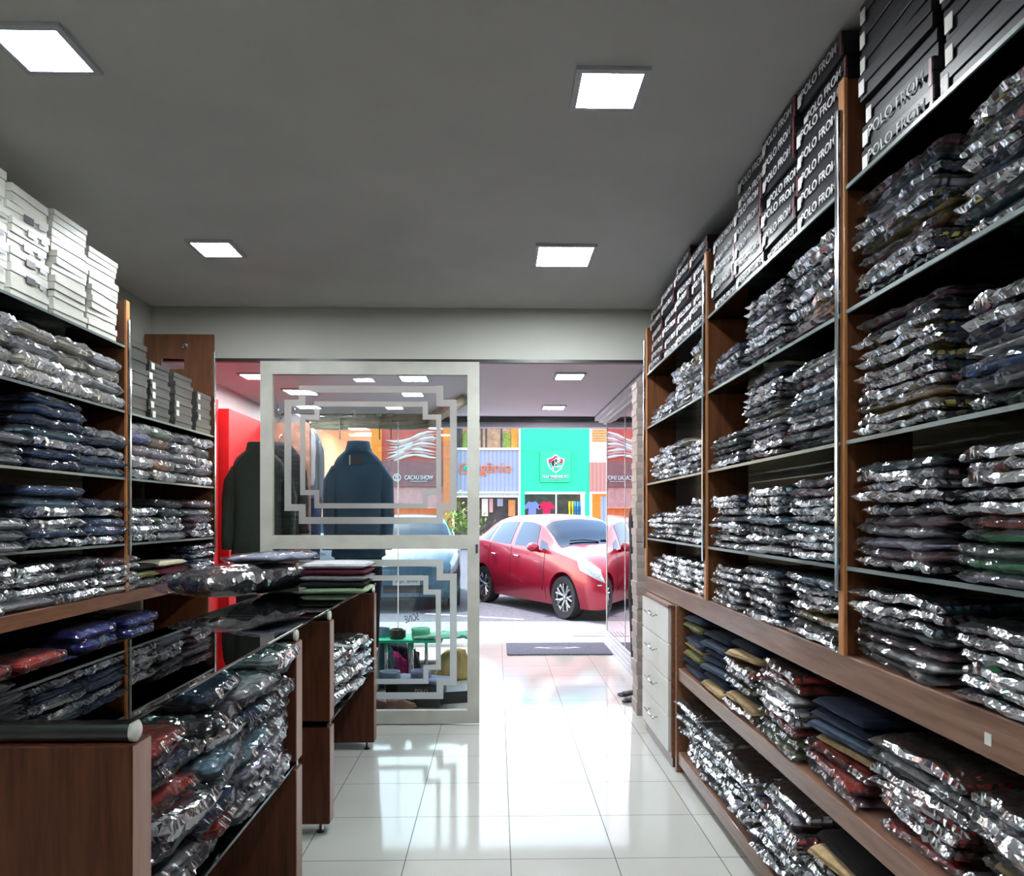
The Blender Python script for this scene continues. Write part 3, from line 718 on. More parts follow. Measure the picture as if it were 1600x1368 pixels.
# mirror wall on the right of the aisle
mw = thing('mirror_wall', 'tall mirrored shopfront glazing along the right side of the porch', 'mirror', (1.30, 5.42, 0), math.radians(.40))
part('mirror_pane', bmbox(0, .02, 0, 1.88, .16, PZ - .10), 'mirror_glass', mw)
part('mirror_pane', bmbox(0, .02, 1.885, 3.04, .16, PZ - .10), 'mirror_glass', mw)
part('joint_strip', bmbox(-.004, .0, 1.876, 1.889, .16, PZ - .1), 'white_paint', mw)
part('end_frame', bmbox(-.006, .03, 3.03, 3.05, 0, PZ - .1), 'white_paint', mw)
bm = bmesh.new()
for k in range(4): box(bm, -.010 - .012 * (3 - k), .02, 0, 3.05, .04 * k, .04 * k + .030, bev=.003)
part('base_rail', bm, 'fascia_metal', mw)
bm = bmesh.new()
for k in range(3): box(bm, -.05 * k - .02, .03 - .05 * k, 0, 3.2, PZ - .10 + .02 * k, PZ - .06 + .02 * k)
part('head_rail', bm, 'white_paint', mw)
# doormat
p0, p1 = at(792, 1023, 1), None
dm = tag(put('doormat', fin(bmbox(-.56, .56, -.35, .35, 0, .014, bev=.004), 'doormat', 'doormat_pile'), None, (.67, 8.06, .001)), 'dark grey doormat with a pale emblem at the shop threshold', 'doormat')
bm = bmesh.new()
for s in (-1, 1):
    tube(bm, [(s * .26, 0, 0), (s * .20, .03, 0), (s * .13, .0, 0), (s * .08, .035, 0)], [.003, .03, .022, .008], 6, .05)
for s in (-1, 1): tube(bm, [(-.12, s * .03, 0), (0, s * .045, 0), (.12, s * .03, 0)], .008, 6, .1)
part('emblem', bm, 'print_grey', dm, loc=(0, 0, .015))
# folded blind
bl = thing('rolled_blind', 'beige canvas blind rolled up below the porch ceiling', 'blind', (0, 8.5, 0))
a_, b_ = at(440, 655, 8.5), at(672, 655, 8.5)
bm = bmesh.new()
for k in range(5):
    tube(bm, [(a_.x + (b_.x - a_.x) * q / 8, .0 + .015 * ((q + k) % 2), a_.z - .08 + k * .042 + .010 * math.sin(q * 1.7 + k)) for q in range(9)], .032, 10)
part('canvas_roll', bm, 'canvas', bl, True)
bm = bmesh.new(); c_ = at(726, 618, 7.1)
for k in range(4):
    tube(bm, [(b_.x + (c_.x - b_.x) * q / 6, (c_.y - 8.5) * q / 6, b_.z - .06 + k * .04 + (c_.z - b_.z) * q / 6 + .008 * math.sin(q * 2 + k)) for q in range(7)], .03, 10)
part('canvas_roll', bm, 'canvas', bl, True)
for px in (592, 610, 530):
    q = at(px, 662, 8.44); bm = bmesh.new(); lathe(bm, [(0, -.02), (.035, -.02), (.035, .02), (0, .02)], (q.x, q.y - 8.5, q.z + .12), 'Y', 14)
    tube(bm, [(q.x, q.y - 8.5, q.z + .10), (q.x + .01, q.y - 8.5, q.z - .18)], .008, 6)
    part('pulley_cord', bm, 'canvas', bl, True)
# storefront glazing on the left
sg = thing('display_window', 'frameless shop window panes with small reversed lettering', 'window', (-1.13, 8.42, 0)); sg.name = 'window_1'; sg['kind'] = 'structure'
part('glass_pane', bmbox(-1.37, -.004, -.005, .005, .1, PZ - .13), 'clear_glass', sg)
part('glass_pane', bmbox(.004, .72, -.005, .005, .1, PZ - .13), 'clear_glass', sg)
part('joint_strip', bmbox(-.006, .006, -.008, .008, .0, PZ - .1), 'white_paint', sg)
t_ = text_me('SONE', 'print_dark', .16, .085, .002, mirror=True); q = at(643, 965, 8.41)
o = put('lettering', t_, sg, (q.x + 1.13, -.010, q.z)); o.rotation_euler = (0, math.radians(-14), 0)
t_ = text_me('moda masculina', 'print_dark', .24, .035, .002, mirror=True); q = at(673, 953, 8.41)
o = put('lettering', t_, sg, (q.x + 1.13, -.010, q.z)); o.rotation_euler = (0, math.radians(-14), 0)

# display furniture and mannequins
pd = tag(put('display_platform', fin(bmbox(-.62, .62, -.42, .42, 0, .42, bev=.01), 'display_platform', 'white_paint'), None, (-1.62, 5.95, .001)), 'white platform carrying the two dressed mannequins', 'platform')
def jacket_bm(scale=1.0, arm=1.0, sd=0, zip_open=False, sleeve_r=.058, w=.215):
    bm = bmesh.new()
    loft(bm, [(0, 0, -.02, .17, .115), (0, 0, .0, .20, .13), (0, 0, .15, .195, .125), (0, .0, .32, .175, .115), (0, 0, .48, .185, .118), (0, 0, .60, .20, .118),
              (0, 0, .68, w - .012, .11), (0, -.005, .725, w - .035, .10), (0, -.01, .765, .150, .092), (0, -.012, .80, .115, .082), (0, -.012, .83, .088, .072)], 36, True, .10, sd, 2.3)
    for s in (-1, 1):
        tube(bm, [(s * (w - .095), 0, .66), (s * (w - .055), -.003, .655), (s * (w - .012), .0, .57), (s * (w + .004), .01, .45), (s * (w + .006), -.01, .30), (s * (w + .005), -.045, .12 + .02 * arm), (s * (w + .004), -.06, .05)],
             [.040, sleeve_r - .002, sleeve_r, sleeve_r - .004, sleeve_r - .010, .044, .040], 16, 1.1)
    for v in bm.verts:
        n_ = noise.noise(v.co * 7 + Vector((sd, sd, 0))); v.co += Vector((v.co.x, v.co.y, 0)) * n_ * .10
    return bm
def mannequin(x, y, z, rz, label, col, leg_col, sd, collar_col=None, leather=False):
    t = thing('mannequin', label, 'mannequin', (x, y, z), rz)
    part('stand_base', (lambda b: (lathe(b, [(0, 0), (.15, 0), (.15, .012), (.02, .02), (.015, .1), (0, .1)], (0, 0, 0), 'Z', 24), b)[1])(bmesh.new()), 'chrome', t, 'auto')
    bm = bmesh.new()
    for s in (-1, 1): tube(bm, [(s * .085, 0, .03), (s * .088, .0, .25), (s * .09, -.01, .42), (s * .09, 0, .60), (s * .08, 0, .78)], [.07, .075, .082, .095, .10], 18)
    part('trousers', bm, 'garment_fabric', t, True, leg_col)
    body = part('shirt', jacket_bm(sd=sd), 'garment_fabric', t, True, col, loc=(0, 0, .74))
    bm = bmesh.new(); loft(bm, [(0, -.012, .80, .108, .086), (0, -.012, .845, .094, .080), (0, -.012, .885, .086, .074), (0, -.012, .888, .078, .066), (0, -.012, .85, .074, .064)], 26, False)
    part('collar', bm, 'garment_fabric', body, True, collar_col or col)
    bm = bmesh.new(); loft(bm, [(0, -.012, .82, .055, .052), (0, -.012, .875, .052, .050), (0, -.012, .885, .040, .040)], 20)
    part('neck', bm, 'skin_dark', t, True, loc=(0, 0, .74))
    return t, body
MZ = .422
t, body = mannequin(-1.075, 5.72, MZ, math.radians(8), 'headless mannequin in a steel blue shirt seen from behind through the door', (.05, .115, .20), (.012, .015, .03), 1.0, (.07, .15, .25))
part('hang_tag', bmbox(-.055, .035, -.004, .0, -.035, .035), 'print_dark', body, loc=(0, -.116, .735), label='dark swing tag with pale edge')
part('tag_edge', bmbox(-.066, -.054, -.005, .001, -.038, .036), 'sticker', body, loc=(0, -.116, .735))
t, body = mannequin(-1.87, 5.80, MZ, math.radians(12), 'headless mannequin in a dark green padded jacket left of the door stile', (.035, .048, .038), (.012, .012, .014), 4.0)
# hanging jackets on the left display wall
def hung(x, y, z, rz, label, col, sd, sc=(1, 1, 1), cat='jacket', hang=True, lapel=None):
    t = thing('hanging_' + cat, label, cat, (x, y, z), rz)
    b = part('garment_body', jacket_bm(sd=sd), 'garment_fabric', t, True, col); b.scale = sc
    if lapel:
        part('lining', bmbox(-.012, .012, -.128, -.12, .25, .74), 'garment_fabric', b, False, lapel)
    bm = bmesh.new(); tube(bm, [(0, 0, .80 * sc[2]), (0, 0, .88 * sc[2]), (.02, 0, .90 * sc[2]), (.03, 0, .88 * sc[2])], .004, 6)
    part('hanger_hook', bm, 'chrome', t, True); return t
hung(-2.27, 5.44, 1.22, math.radians(84), 'dark navy jacket hanging beside the end of the left shelving', (.008, .010, .02), 2.0, (.8, .62, 1.05), lapel=(.25, .26, .24))
hung(-2.05, 6.95, 1.25, math.radians(30), 'black long coat hanging behind the green jacket mannequin', (.01, .01, .012), 3.0, (1, .8, 1.1), cat='coat')
hung(-2.15, 7.75, 1.75, 0, 'white shirt hanging behind the left frosted corner of the door', (.62, .66, .72), 5.0, (.9, .7, .95), cat='shirt')
hung(-2.02, 7.9, 1.62, 0, 'grey shirt hanging behind the door glass above the navy trousers', (.16, .19, .24), 6.0, (.62, .6, .95), cat='shirt')
t = thing('hanging_trousers', 'navy trousers hanging behind the left of the door glass', 'trousers', (-2.02, 7.86, .75))
bm = bmesh.new()
for s in (-1, 1): tube(bm, [(s * .06, 0, 0), (s * .062, 0, .5), (s * .07, 0, .88)], [.06, .075, .085], 14)
part('trouser_legs', bm, 'garment_fabric', t, True, (.012, .03, .08))
part('waistband', bmbox(-.15, .15, -.06, .06, .86, .91, bev=.01), 'garment_fabric', t, False, (.012, .03, .08))
t = thing('hanging_scarf', 'thin grey scarf hanging right of the grey shirt in the window', 'scarf', (at(477, 700, 7.75).x, 7.75, 1.88))
part('scarf_cloth', bmbox(-.035, .035, -.012, .012, 0, .645, bev=.006), 'garment_fabric', t, False, (.12, .13, .15))
part('fringe', bmbox(-.03, .03, -.005, .005, -.03, .002), 'garment_fabric', t, False, (.09, .1, .12))
t = thing('clothes_rail', 'thin metal clothes rail below the porch ceiling at the left', 'rail', (-2.0, 7.75, 2.50))
bm = bmesh.new(); tube(bm, [(-.46, 0, .02), (.62, 0, .02)], .010, 10); part('rail_bar', bm, 'chrome', t, True)
for q in (-.3, .5):
    bm = bmesh.new(); tube(bm, [(q, 0, .02), (q, 0, .149)], .006, 8); part('rail_bracket', bm, 'chrome', t, True)
# red and brown wall panels
tag(put('wall_panel', fin(bmbox(-.05, .05, -.45, .45, 0, 1.85, bev=.004), 'wall_panel', 'red_panel'), None, (-2.445, 5.90, .62)), 'bright red display panel on the left wall beside the end shelves', 'wall panel')
tag(put('wall_panel', fin(bmbox(-.09, .09, -.55, .55, 0, 2.0, bev=.004), 'wall_panel', 'red_panel'), None, (-2.405, 6.93, .40)), 'projecting bright red display panel farther along the left wall', 'wall panel')
t = thing('fabric_panel', 'brown fabric covered screen standing before the red panel', 'screen', (-2.22, 7.35, 0))
part('fabric_face', bmbox(-.03, .36, -.02, .02, .2, 2.40, bev=.004), 'brown_cloth', t)
part('side_rail', bmbox(-.065, -.03, -.03, .03, 0, 2.42), 'print_dark', t)
# quilted gilet and low display things
t = thing('quilted_gilet', 'beige quilted gilet lying over a stand behind the door glass', 'gilet', (at(470, 880, 6.5).x, 6.6, 0))
bm = bmesh.new(); loft(bm, [(0, 0, .62, .19, .13), (0, 0, .70, .23, .17), (0, 0, .76, .225, .165), (0, 0, .82, .235, .17), (0, 0, .88, .20, .15), (0, 0, .94, .19, .14), (0, 0, 1.0, .13, .10), (0, 0, 1.05, .06, .05)], 30, True, .15, 3)
part('quilted_body', bm, 'garment_fabric', t, True, (.30, .26, .15))
bm = bmesh.new(); tube(bm, [(0, 0, 0), (0, 0, .65)], .02); lathe(bm, [(0, 0), (.14, 0), (.14, .015), (0, .02)], (0, 0, 0)); part('stand', bm, 'chrome', t, 'auto')
# small table with folded shirts
tb = thing('display_table', 'small table with a green top and chrome legs behind the door glass', 'table', (-.72, 6.35, 0))
part('table_top', bmbox(-.30, .26, -.18, .18, .40, .425, bev=.004), 'green_wall', tb)
for sx_, sy_ in ((-.22, -.12), (.0, -.12), (.10, .12), (-.05, .12)):
    bm = bmesh.new(); tube(bm, [(sx_, sy_, 0), (sx_, sy_, .40)], .016, 12); part('leg', bm, 'chrome', tb, True)
def collar_shirt(x, y, z, rz, col, label):
    t = thing('folded_shirt', label, 'shirt', (x, y, z), rz)
    part('shirt_body', pouch(.24, .34, .035, 6, 16, 12, .005, 8, x * 9, .02, .4), 'garment_fabric', t, True, col)
    bm = bmesh.new(); loft(bm, [(-.10, 0, .03, .082, .074), (-.10, 0, .055, .079, .071), (-.105, 0, .085, .082, .074), (-.105, 0, .086, .074, .066), (-.10, 0, .05, .068, .060), (-.10, 0, .034, .06, .055)], 26, False)
    part('collar', bm, 'garment_fabric', t, True, tuple(c * 1.1 for c in col))
collar_shirt(-.55, 6.30, .426, math.radians(10), (.16, .50, .34), 'mint green folded shirt with round collar on the small table')
collar_shirt(-.30, 6.10, .42, math.radians(-25), (.14, .42, .30), 'sea green folded shirt hanging off the table edge near the stile') if False else None
t = thing('draped_cloth', 'sea green cloth draped off the right end of the small table', 'cloth', (-.36, 6.30, .428))
part('cloth', pouch(.28, .34, .04, 2.2, 18, 14, .02, 9, 4, .05, .5), 'garment_fabric', t, True, (.13, .42, .29)); part('hem', bmbox(.13, .17, -.05, .05, -.05, .02, bev=.01), 'garment_fabric', t, False, (.09, .32, .22))
t = thing('rolled_belt', 'black rolled belt standing on the green table top', 'belt', (-.85, 6.25, .426))
bm = bmesh.new(); lathe(bm, [(.055, 0), (.058, .004), (.058, .08), (.052, .084), (.046, .08), (.046, .004), (.055, 0)], (0, 0, 0), 'Z', 28, False); part('belt_roll', bm, 'car_black', t, 'auto')
part('buckle', bmbox(.05, .075, -.03, .03, .01, .075, bev=.004), 'leather_brown', t)
for k, (x, y, z, c, lb) in enumerate(((-1.05, 6.35, .50, (.10, .2, .26), 'blue grey folded shirt left of the green table'), (-.80, 6.62, .30, (.012, .015, .03), 'navy cloth hanging below the green table'),
                                      (-.42, 6.60, .25, (.50, .38, .15), 'mustard cloth draped under the green table'), (-.88, 6.5, .22, (.45, .02, .18), 'magenta cloth bundle under the green table'))):
    t = thing('draped_cloth', lb, 'cloth', (x, y, 0))
    bm = bmesh.new(); loft(bm, [(0, 0, .002, .14, .09), (0, 0, z * .5, .12, .08), (0, 0, z * .9, .10, .06), (0, 0, z, .04, .03)], 26, True, .45, k + 2)
    bmesh.ops.subdivide_edges(bm, edges=bm.edges[:], cuts=2, use_grid_fill=True)
    for v in bm.verts:
        q = v.co; a = noise.noise(q * 9 + Vector((k * 5, 0, 0))); b = noise.noise(q * 9 + Vector((0, k * 5 + 9, 0))); c2 = noise.noise(q * 7 + Vector((0, 3, k * 5)))
        v.co = Vector((q.x + a * .07 + q.z * .12 * (-1) ** k, q.y + b * .05, max(.001, q.z + c2 * .10 * min(1, q.z / .1))))
    part('cloth_body', bm, 'garment_fabric', t, True, c)
    part('cloth_hem', bmbox(-.05, .05, -.085, -.075, .002, .03, bev=.004), 'garment_fabric', t, False, tuple(q * .8 for q in c))
t = thing('shoe_box', 'black shoe box with lettering on the floor behind the door glass', 'shoe box', (-.62, 5.78, 0.001), math.radians(-8))
part('box_body', bmbox(-.22, .20, -.13, .13, 0, .16), 'box_black', t); part('box_lid', bmbox(-.223, .203, -.133, .133, .10, .163, bev=.002), 'box_black_lid', t)
put('lettering', text_me('POLO', 'print_white', .10, .026, .001), t, (.06, -.1345, .125)); put('price_sticker', st_, t, (-.02, -.134, .06), PI / 2).scale = (1, 1.6, .3)
t = thing('shoe_box', 'flat black shoe box tilted against the lettered one, near the stile', 'shoe box', (-.36, 5.86, 0.001), math.radians(14))
part('box_body', bmbox(-.10, .16, -.12, .12, 0, .09), 'box_black', t); part('box_lid', bmbox(-.103, .163, -.123, .123, .055, .093, bev=.002), 'box_black_lid', t)
collar_shirt(-.74, 5.80, .166, math.radians(15), (.20, .27, .36), 'slate blue folded shirt on the lettered shoe box, left one')
collar_shirt(-.50, 5.74, .172, math.radians(-15), (.18, .22, .36), 'indigo folded shirt on the lettered shoe box, right one')
for k, (x, y) in enumerate(((-.90, 5.56), (-.72, 5.52))):
    t = thing('shoe', ['brown leather shoe on the display floor by the counter end', 'grey brown suede shoe beside the brown one'][k], 'shoe', (x, y, 0.001), math.radians(10 + 25 * k))
    part('sole', (lambda b: (loft(b, [(0, 0, 0, .14, .048), (0, 0, .018, .14, .05)], 26), b)[1])(bmesh.new()), 'rubber', t, 'auto')
    bm = bmesh.new(); loft(bm, [(0, 0, .018, .135, .047), (-.005, 0, .045, .125, .044), (-.03, 0, .07, .09, .038), (-.055, 0, .095, .062, .034), (-.055, 0, .10, .05, .026), (-.05, 0, .06, .045, .022)], 26, False)
    part('upper', bm, 'leather_brown' if k == 0 else 'brown_cloth', t, True)
t = thing('display_platform', 'low white platform behind the small table near the window', 'platform', (-.62, 7.05, 0.001))
part('platform_top', bmbox(-.5, .42, -.32, .32, .12, .15, bev=.008), 'white_paint', t); part('platform_base', bmbox(-.46, .38, -.29, .29, 0, .12), 'white_plastic', t)
# olive shoulder bag at the counter end
t = thing('cloth_bundle', 'olive grey coat hung at the far end of the counter', 'coat', (-.80, 5.42, 0.0)) if False else None

# brown boxes and a dark mannequin past the drawer cabinet
NTH = 'first second third fourth fifth sixth seventh eighth ninth tenth eleventh twelfth thirteenth fourteenth fifteenth sixteenth seventeenth eighteenth nineteenth twentieth twenty-first twenty-second twenty-third twenty-fourth twenty-fifth'.split()
sb_, sl_ = shoe_box(.34, .26, .098, 'box_brown', 'box_brown_lid')
z = .001
for r in range(25):
    o = put('shoe_box', sb_, None, (1.160 + random.uniform(-.006, .006), 5.46 + random.uniform(-.008, .008), z), PI + math.radians(random.uniform(-1.2, 1.2)))
    o.scale = (.98, .55, 1)
    tag(o, f"grey brown shoe box, {NTH[r]} from the floor in the tall column by the mirror", 'shoe box', 'grey brown shoe boxes in the tall column by the mirror')
    put('box_lid', sl_, o); z += .0985
    if r == 24: break
t = thing('mannequin', 'dark barefoot mannequin legs in black behind the shoe box column', 'mannequin', (1.16, 5.86, 0))
for s in (-1, 1):
    bm = bmesh.new(); n0 = (0, s * .10)
    loft(bm, [(0, s * .09, .0, .03, .03), (0, s * .09, .02, .038, .034), (0, s * .09, .08, .034, .032), (0, s * .09, .3, .048, .045)], 18)
    tube(bm, [(.03, s * .09, .03), (-.04, s * .09, .032), (-.10, s * .095, .022), (-.13, s * .095, .018)], [.03, .034, .036, .034], 14, .62)
    for k in range(5):
        yy = s * .095 + (k - 2) * .0155; L = (.165, .172, .17, .162, .152)[k if s < 0 else 4 - k]
        tube(bm, [(-.125, yy, .014), (-L + .012, yy, .013), (-L, yy, .009)], [.009, .0085, .006], 8)
    part('foot', bm, 'skin_dark', t, True)
bm = bmesh.new()
for s in (-1, 1): tube(bm, [(0, s * .09, .22), (0, s * .09, .5), (0, s * .09, .85)], [.06, .07, .085], 16)
part('trousers', bm, 'garment_fabric', t, True, (.03, .03, .035))
b = part('jacket', jacket_bm(sd=9), 'garment_fabric', t, True, (.010, .010, .012), loc=(0, 0, .82), rz=PI / 2); b.scale = (.8, .75, 1)

# ------------------------------------------------------------------ street
struct('ground_pavement', bmbox(-14, 14, 8.45, 10.2, -.06, 0), 'paving_tile', 'pale tiled pavement in front of the shop', cat='ground')
struct('ground_road', bmbox(-40, 40, 10.2, 34.5, -.10, -.02), 'asphalt', 'blue grey asphalt parking road', cat='ground')
struct('ground_far', bmbox(-60, 60, 34.5, 90, -.06, .02), 'pavement', 'pale pavement before the shops opposite', cat='ground')
t = thing('floor_grating', 'square metal drain grating set in the pavement', 'grating', (1.22, 9.1, 0.001))
bm = bmesh.new()
for k in range(12): box(bm, -.26 + k * .043, -.26 + k * .043 + .02, -.17, .17, 0, .006)
part('bars', bm, 'steel_grate', t); part('surround', bmbox(-.29, .28, -.20, -.17, 0, .006), 'steel_grate', t)
bm = bmesh.new(); box(bm, -.8, .8, -.03, .03, 0, .004)
o = tag(put('road_line', fin(bm, 'road_line', 'white_paint'), None, (-.35, 10.85, -.0195), math.radians(-24)), 'worn white parking line on the asphalt by the red car', 'road marking')

# ---- cars: one smooth surface sampled from stations; x runs nose to tail
ST_ = [  # x, zb, ws, wm, zm, wb, zbelt, wrs, zrs, wr, zr, ztop
    (.00, .24, .50, .64, .42, .60, .61, .50, .685, .28, .71, .715),
    (.12, .20, .68, .765, .46, .73, .69, .60, .775, .36, .81, .82),
    (.40, .18, .76, .84, .50, .80, .83, .67, .90, .41, .935, .945),
    (.80, .18, .78, .86, .56, .82, .92, .70, .975, .44, 1.01, 1.02),
    (1.05, .18, .79, .865, .58, .83, .965, .72, 1.03, .46, 1.075, 1.09),
    (1.35, .18, .79, .865, .60, .83, .98, .68, 1.20, .46, 1.265, 1.285),
    (1.70, .18, .79, .865, .60, .83, .99, .63, 1.375, .44, 1.445, 1.465),
    (2.05, .18, .79, .865, .60, .83, 1.00, .61, 1.43, .43, 1.50, 1.52),
    (2.60, .18, .79, .865, .60, .83, 1.02, .60, 1.43, .42, 1.505, 1.52),
    (3.10, .18, .79, .865, .62, .82, 1.05, .58, 1.395, .41, 1.465, 1.48),
    (3.45, .18, .76, .85, .64, .79, 1.08, .56, 1.30, .38, 1.38, 1.40),
    (3.75, .22, .70, .80, .64, .74, 1.05, .57, 1.12, .38, 1.17, 1.19),
    (3.94, .30, .58, .68, .60, .64, .86, .50, .92, .32, .95, .96)]
SX = np.array([s[0] for s in ST_]); SV = np.array([s[1:] for s in ST_])
def cr(xs, ys, x):
    i = int(np.clip(np.searchsorted(xs, x) - 1, 0, len(xs) - 2)); t = (x - xs[i]) / (xs[i + 1] - xs[i])
    def m(k):
        if k <= 0: return (ys[1] - ys[0]) / (xs[1] - xs[0])
        if k >= len(xs) - 1: return (ys[-1] - ys[-2]) / (xs[-1] - xs[-2])
        return (ys[k + 1] - ys[k - 1]) / (xs[k + 1] - xs[k - 1])
    h = xs[i + 1] - xs[i]
    return (2 * t ** 3 - 3 * t ** 2 + 1) * ys[i] + (t ** 3 - 2 * t ** 2 + t) * h * m(i) + (-2 * t ** 3 + 3 * t ** 2) * ys[i + 1] + (t ** 3 - t ** 2) * h * m(i + 1)
def sect(x):
    v = cr(SX, SV, x)
    return np.array([(0, v[0]), (v[1], v[0]), (v[2], v[3]), (v[4], v[5]), (v[6], v[7]), (v[8], v[9]), (0, v[10])])
def surf(x, t):
    """t 0..6 around the half section"""
    P = sect(x); k = np.arange(7.0)
    if t < 1: return P[0] + (P[1] - P[0]) * t
    if t <= 2: a = t - 1; return P[1] + (P[2] - P[1]) * np.array([math.sin(a * PI / 2) , a])
    if t > 3 and t < 4: a = t - 3; return P[3] + (P[4] - P[3]) * a + np.array([.012 * math.sin(a * PI), 0])
    if t >= 4 and t < 5:
        a = t - 4; return P[4] + (P[5] - P[4]) * np.array([a, math.sin(a * PI / 2) * .75 + a * .25])
    if t >= 5: a = t - 5; return np.array([P[5][0] * (1 - a), P[5][1] + (P[6][1] - P[5][1]) * math.sin(a * PI / 2)])
    a = t - 2; return P[2] + (P[3] - P[2]) * np.array([a * a, a])
def car_body():
    bm = bmesh.new(); xs = np.concatenate([np.linspace(0, .15, 5), np.linspace(.2, 3.8, 70), np.linspace(3.84, 3.94, 4)]); ts = np.linspace(0, 6, 43)
    rows = []
    for x in xs:
        half = [surf(x, t) for t in ts]
        r = [bm.verts.new((x, p[0], p[1])) for p in half] + [bm.verts.new((x, -p[0], p[1])) for p in half[-2:0:-1]]
        rows.append(r)
    n = len(rows[0])
    for a, b in zip(rows, rows[1:]):
        for k in range(n): bm.faces.new((a[k], a[(k + 1) % n], b[(k + 1) % n], b[k]))
    bm.faces.new(rows[0]); bm.faces.new(rows[-1][::-1])
    bmesh.ops.recalc_face_normals(bm, faces=bm.faces)
    return bm
def car_body_mesh(paint):
    me = fin(car_body(), 'car_body', paint, True)
    ob = bpy.data.objects.new('tmp', me); COL.objects.link(ob); cut = []
    for x in (.80, 3.265):
        bm = bmesh.new(); lathe(bm, [(.0, -1), (.355, -1), (.355, -.62), (0, -.62)], (x, 0, .33), 'Y', 40); lathe(bm, [(.0, 1), (.355, 1), (.355, .62), (0, .62)], (x, 0, .33), 'Y', 40)
        c = bpy.data.objects.new('tmpc', fin(bm, 'c', 'car_black')); COL.objects.link(c); cut.append(c)
        md = ob.modifiers.new('b', 'BOOLEAN'); md.operation = 'DIFFERENCE'; md.object = c; md.solver = 'EXACT'
    dg = bpy.context.evaluated_depsgraph_get(); dg.update()
    m2 = bpy.data.meshes.new_from_object(ob.evaluated_get(dg)); m2.name = 'car_body'
    for o in cut + [ob]: bpy.data.objects.remove(o)
    try: m2.set_sharp_from_angle(angle=math.radians(40))
    except Exception: pass
    return m2
def patch(x0, x1, t0, t1, side, off=.004, nx=14, ny=8, both=False, slope=0, sl2=None):
    """offset patch of the car surface; slope shifts the upper edge along x"""
    bm = bmesh.new(); g = []
    sl2 = slope if sl2 is None else sl2
    for j in range(ny + 1):
        q = j / ny; row = []
        for i in range(nx + 1):
            xx = (x0 + slope * q) + ((x1 + sl2 * q) - (x0 + slope * q)) * i / nx; tt = t0 + (t1 - t0) * q
            p = surf(xx, tt); a = surf(xx, min(6, tt + .02)); b_ = surf(xx, max(0, tt - .02)); c = surf(xx + .01, tt)
            du = Vector((0, a[0] - b_[0], a[1] - b_[1])); dv = Vector((.01, c[0] - p[0], c[1] - p[1])); nn = dv.cross(du)
            if nn.length < 1e-9: nn = Vector((0, 0, 1))
            nn.normalize()
            P = Vector((xx, p[0], p[1]))
            if nn.dot(P - Vector((xx, 0, .6))) < 0: nn = -nn
            P = P + nn * off; row.append(bm.verts.new((P.x, P.y * side, P.z)))
        g.append(row)
    for a, b_ in zip(g, g[1:]):
        for k in range(nx): bm.faces.new((a[k], a[k + 1], b_[k + 1], b_[k]))
    return bm
def merge(bms):
    r = bmesh.new()
    for b in bms:
        m = bpy.data.meshes.new('t'); b.to_mesh(m); b.free(); r.from_mesh(m); bpy.data.meshes.remove(m)
    bmesh.ops.remove_doubles(r, verts=r.verts, dist=.0005); return r
_parts = {}
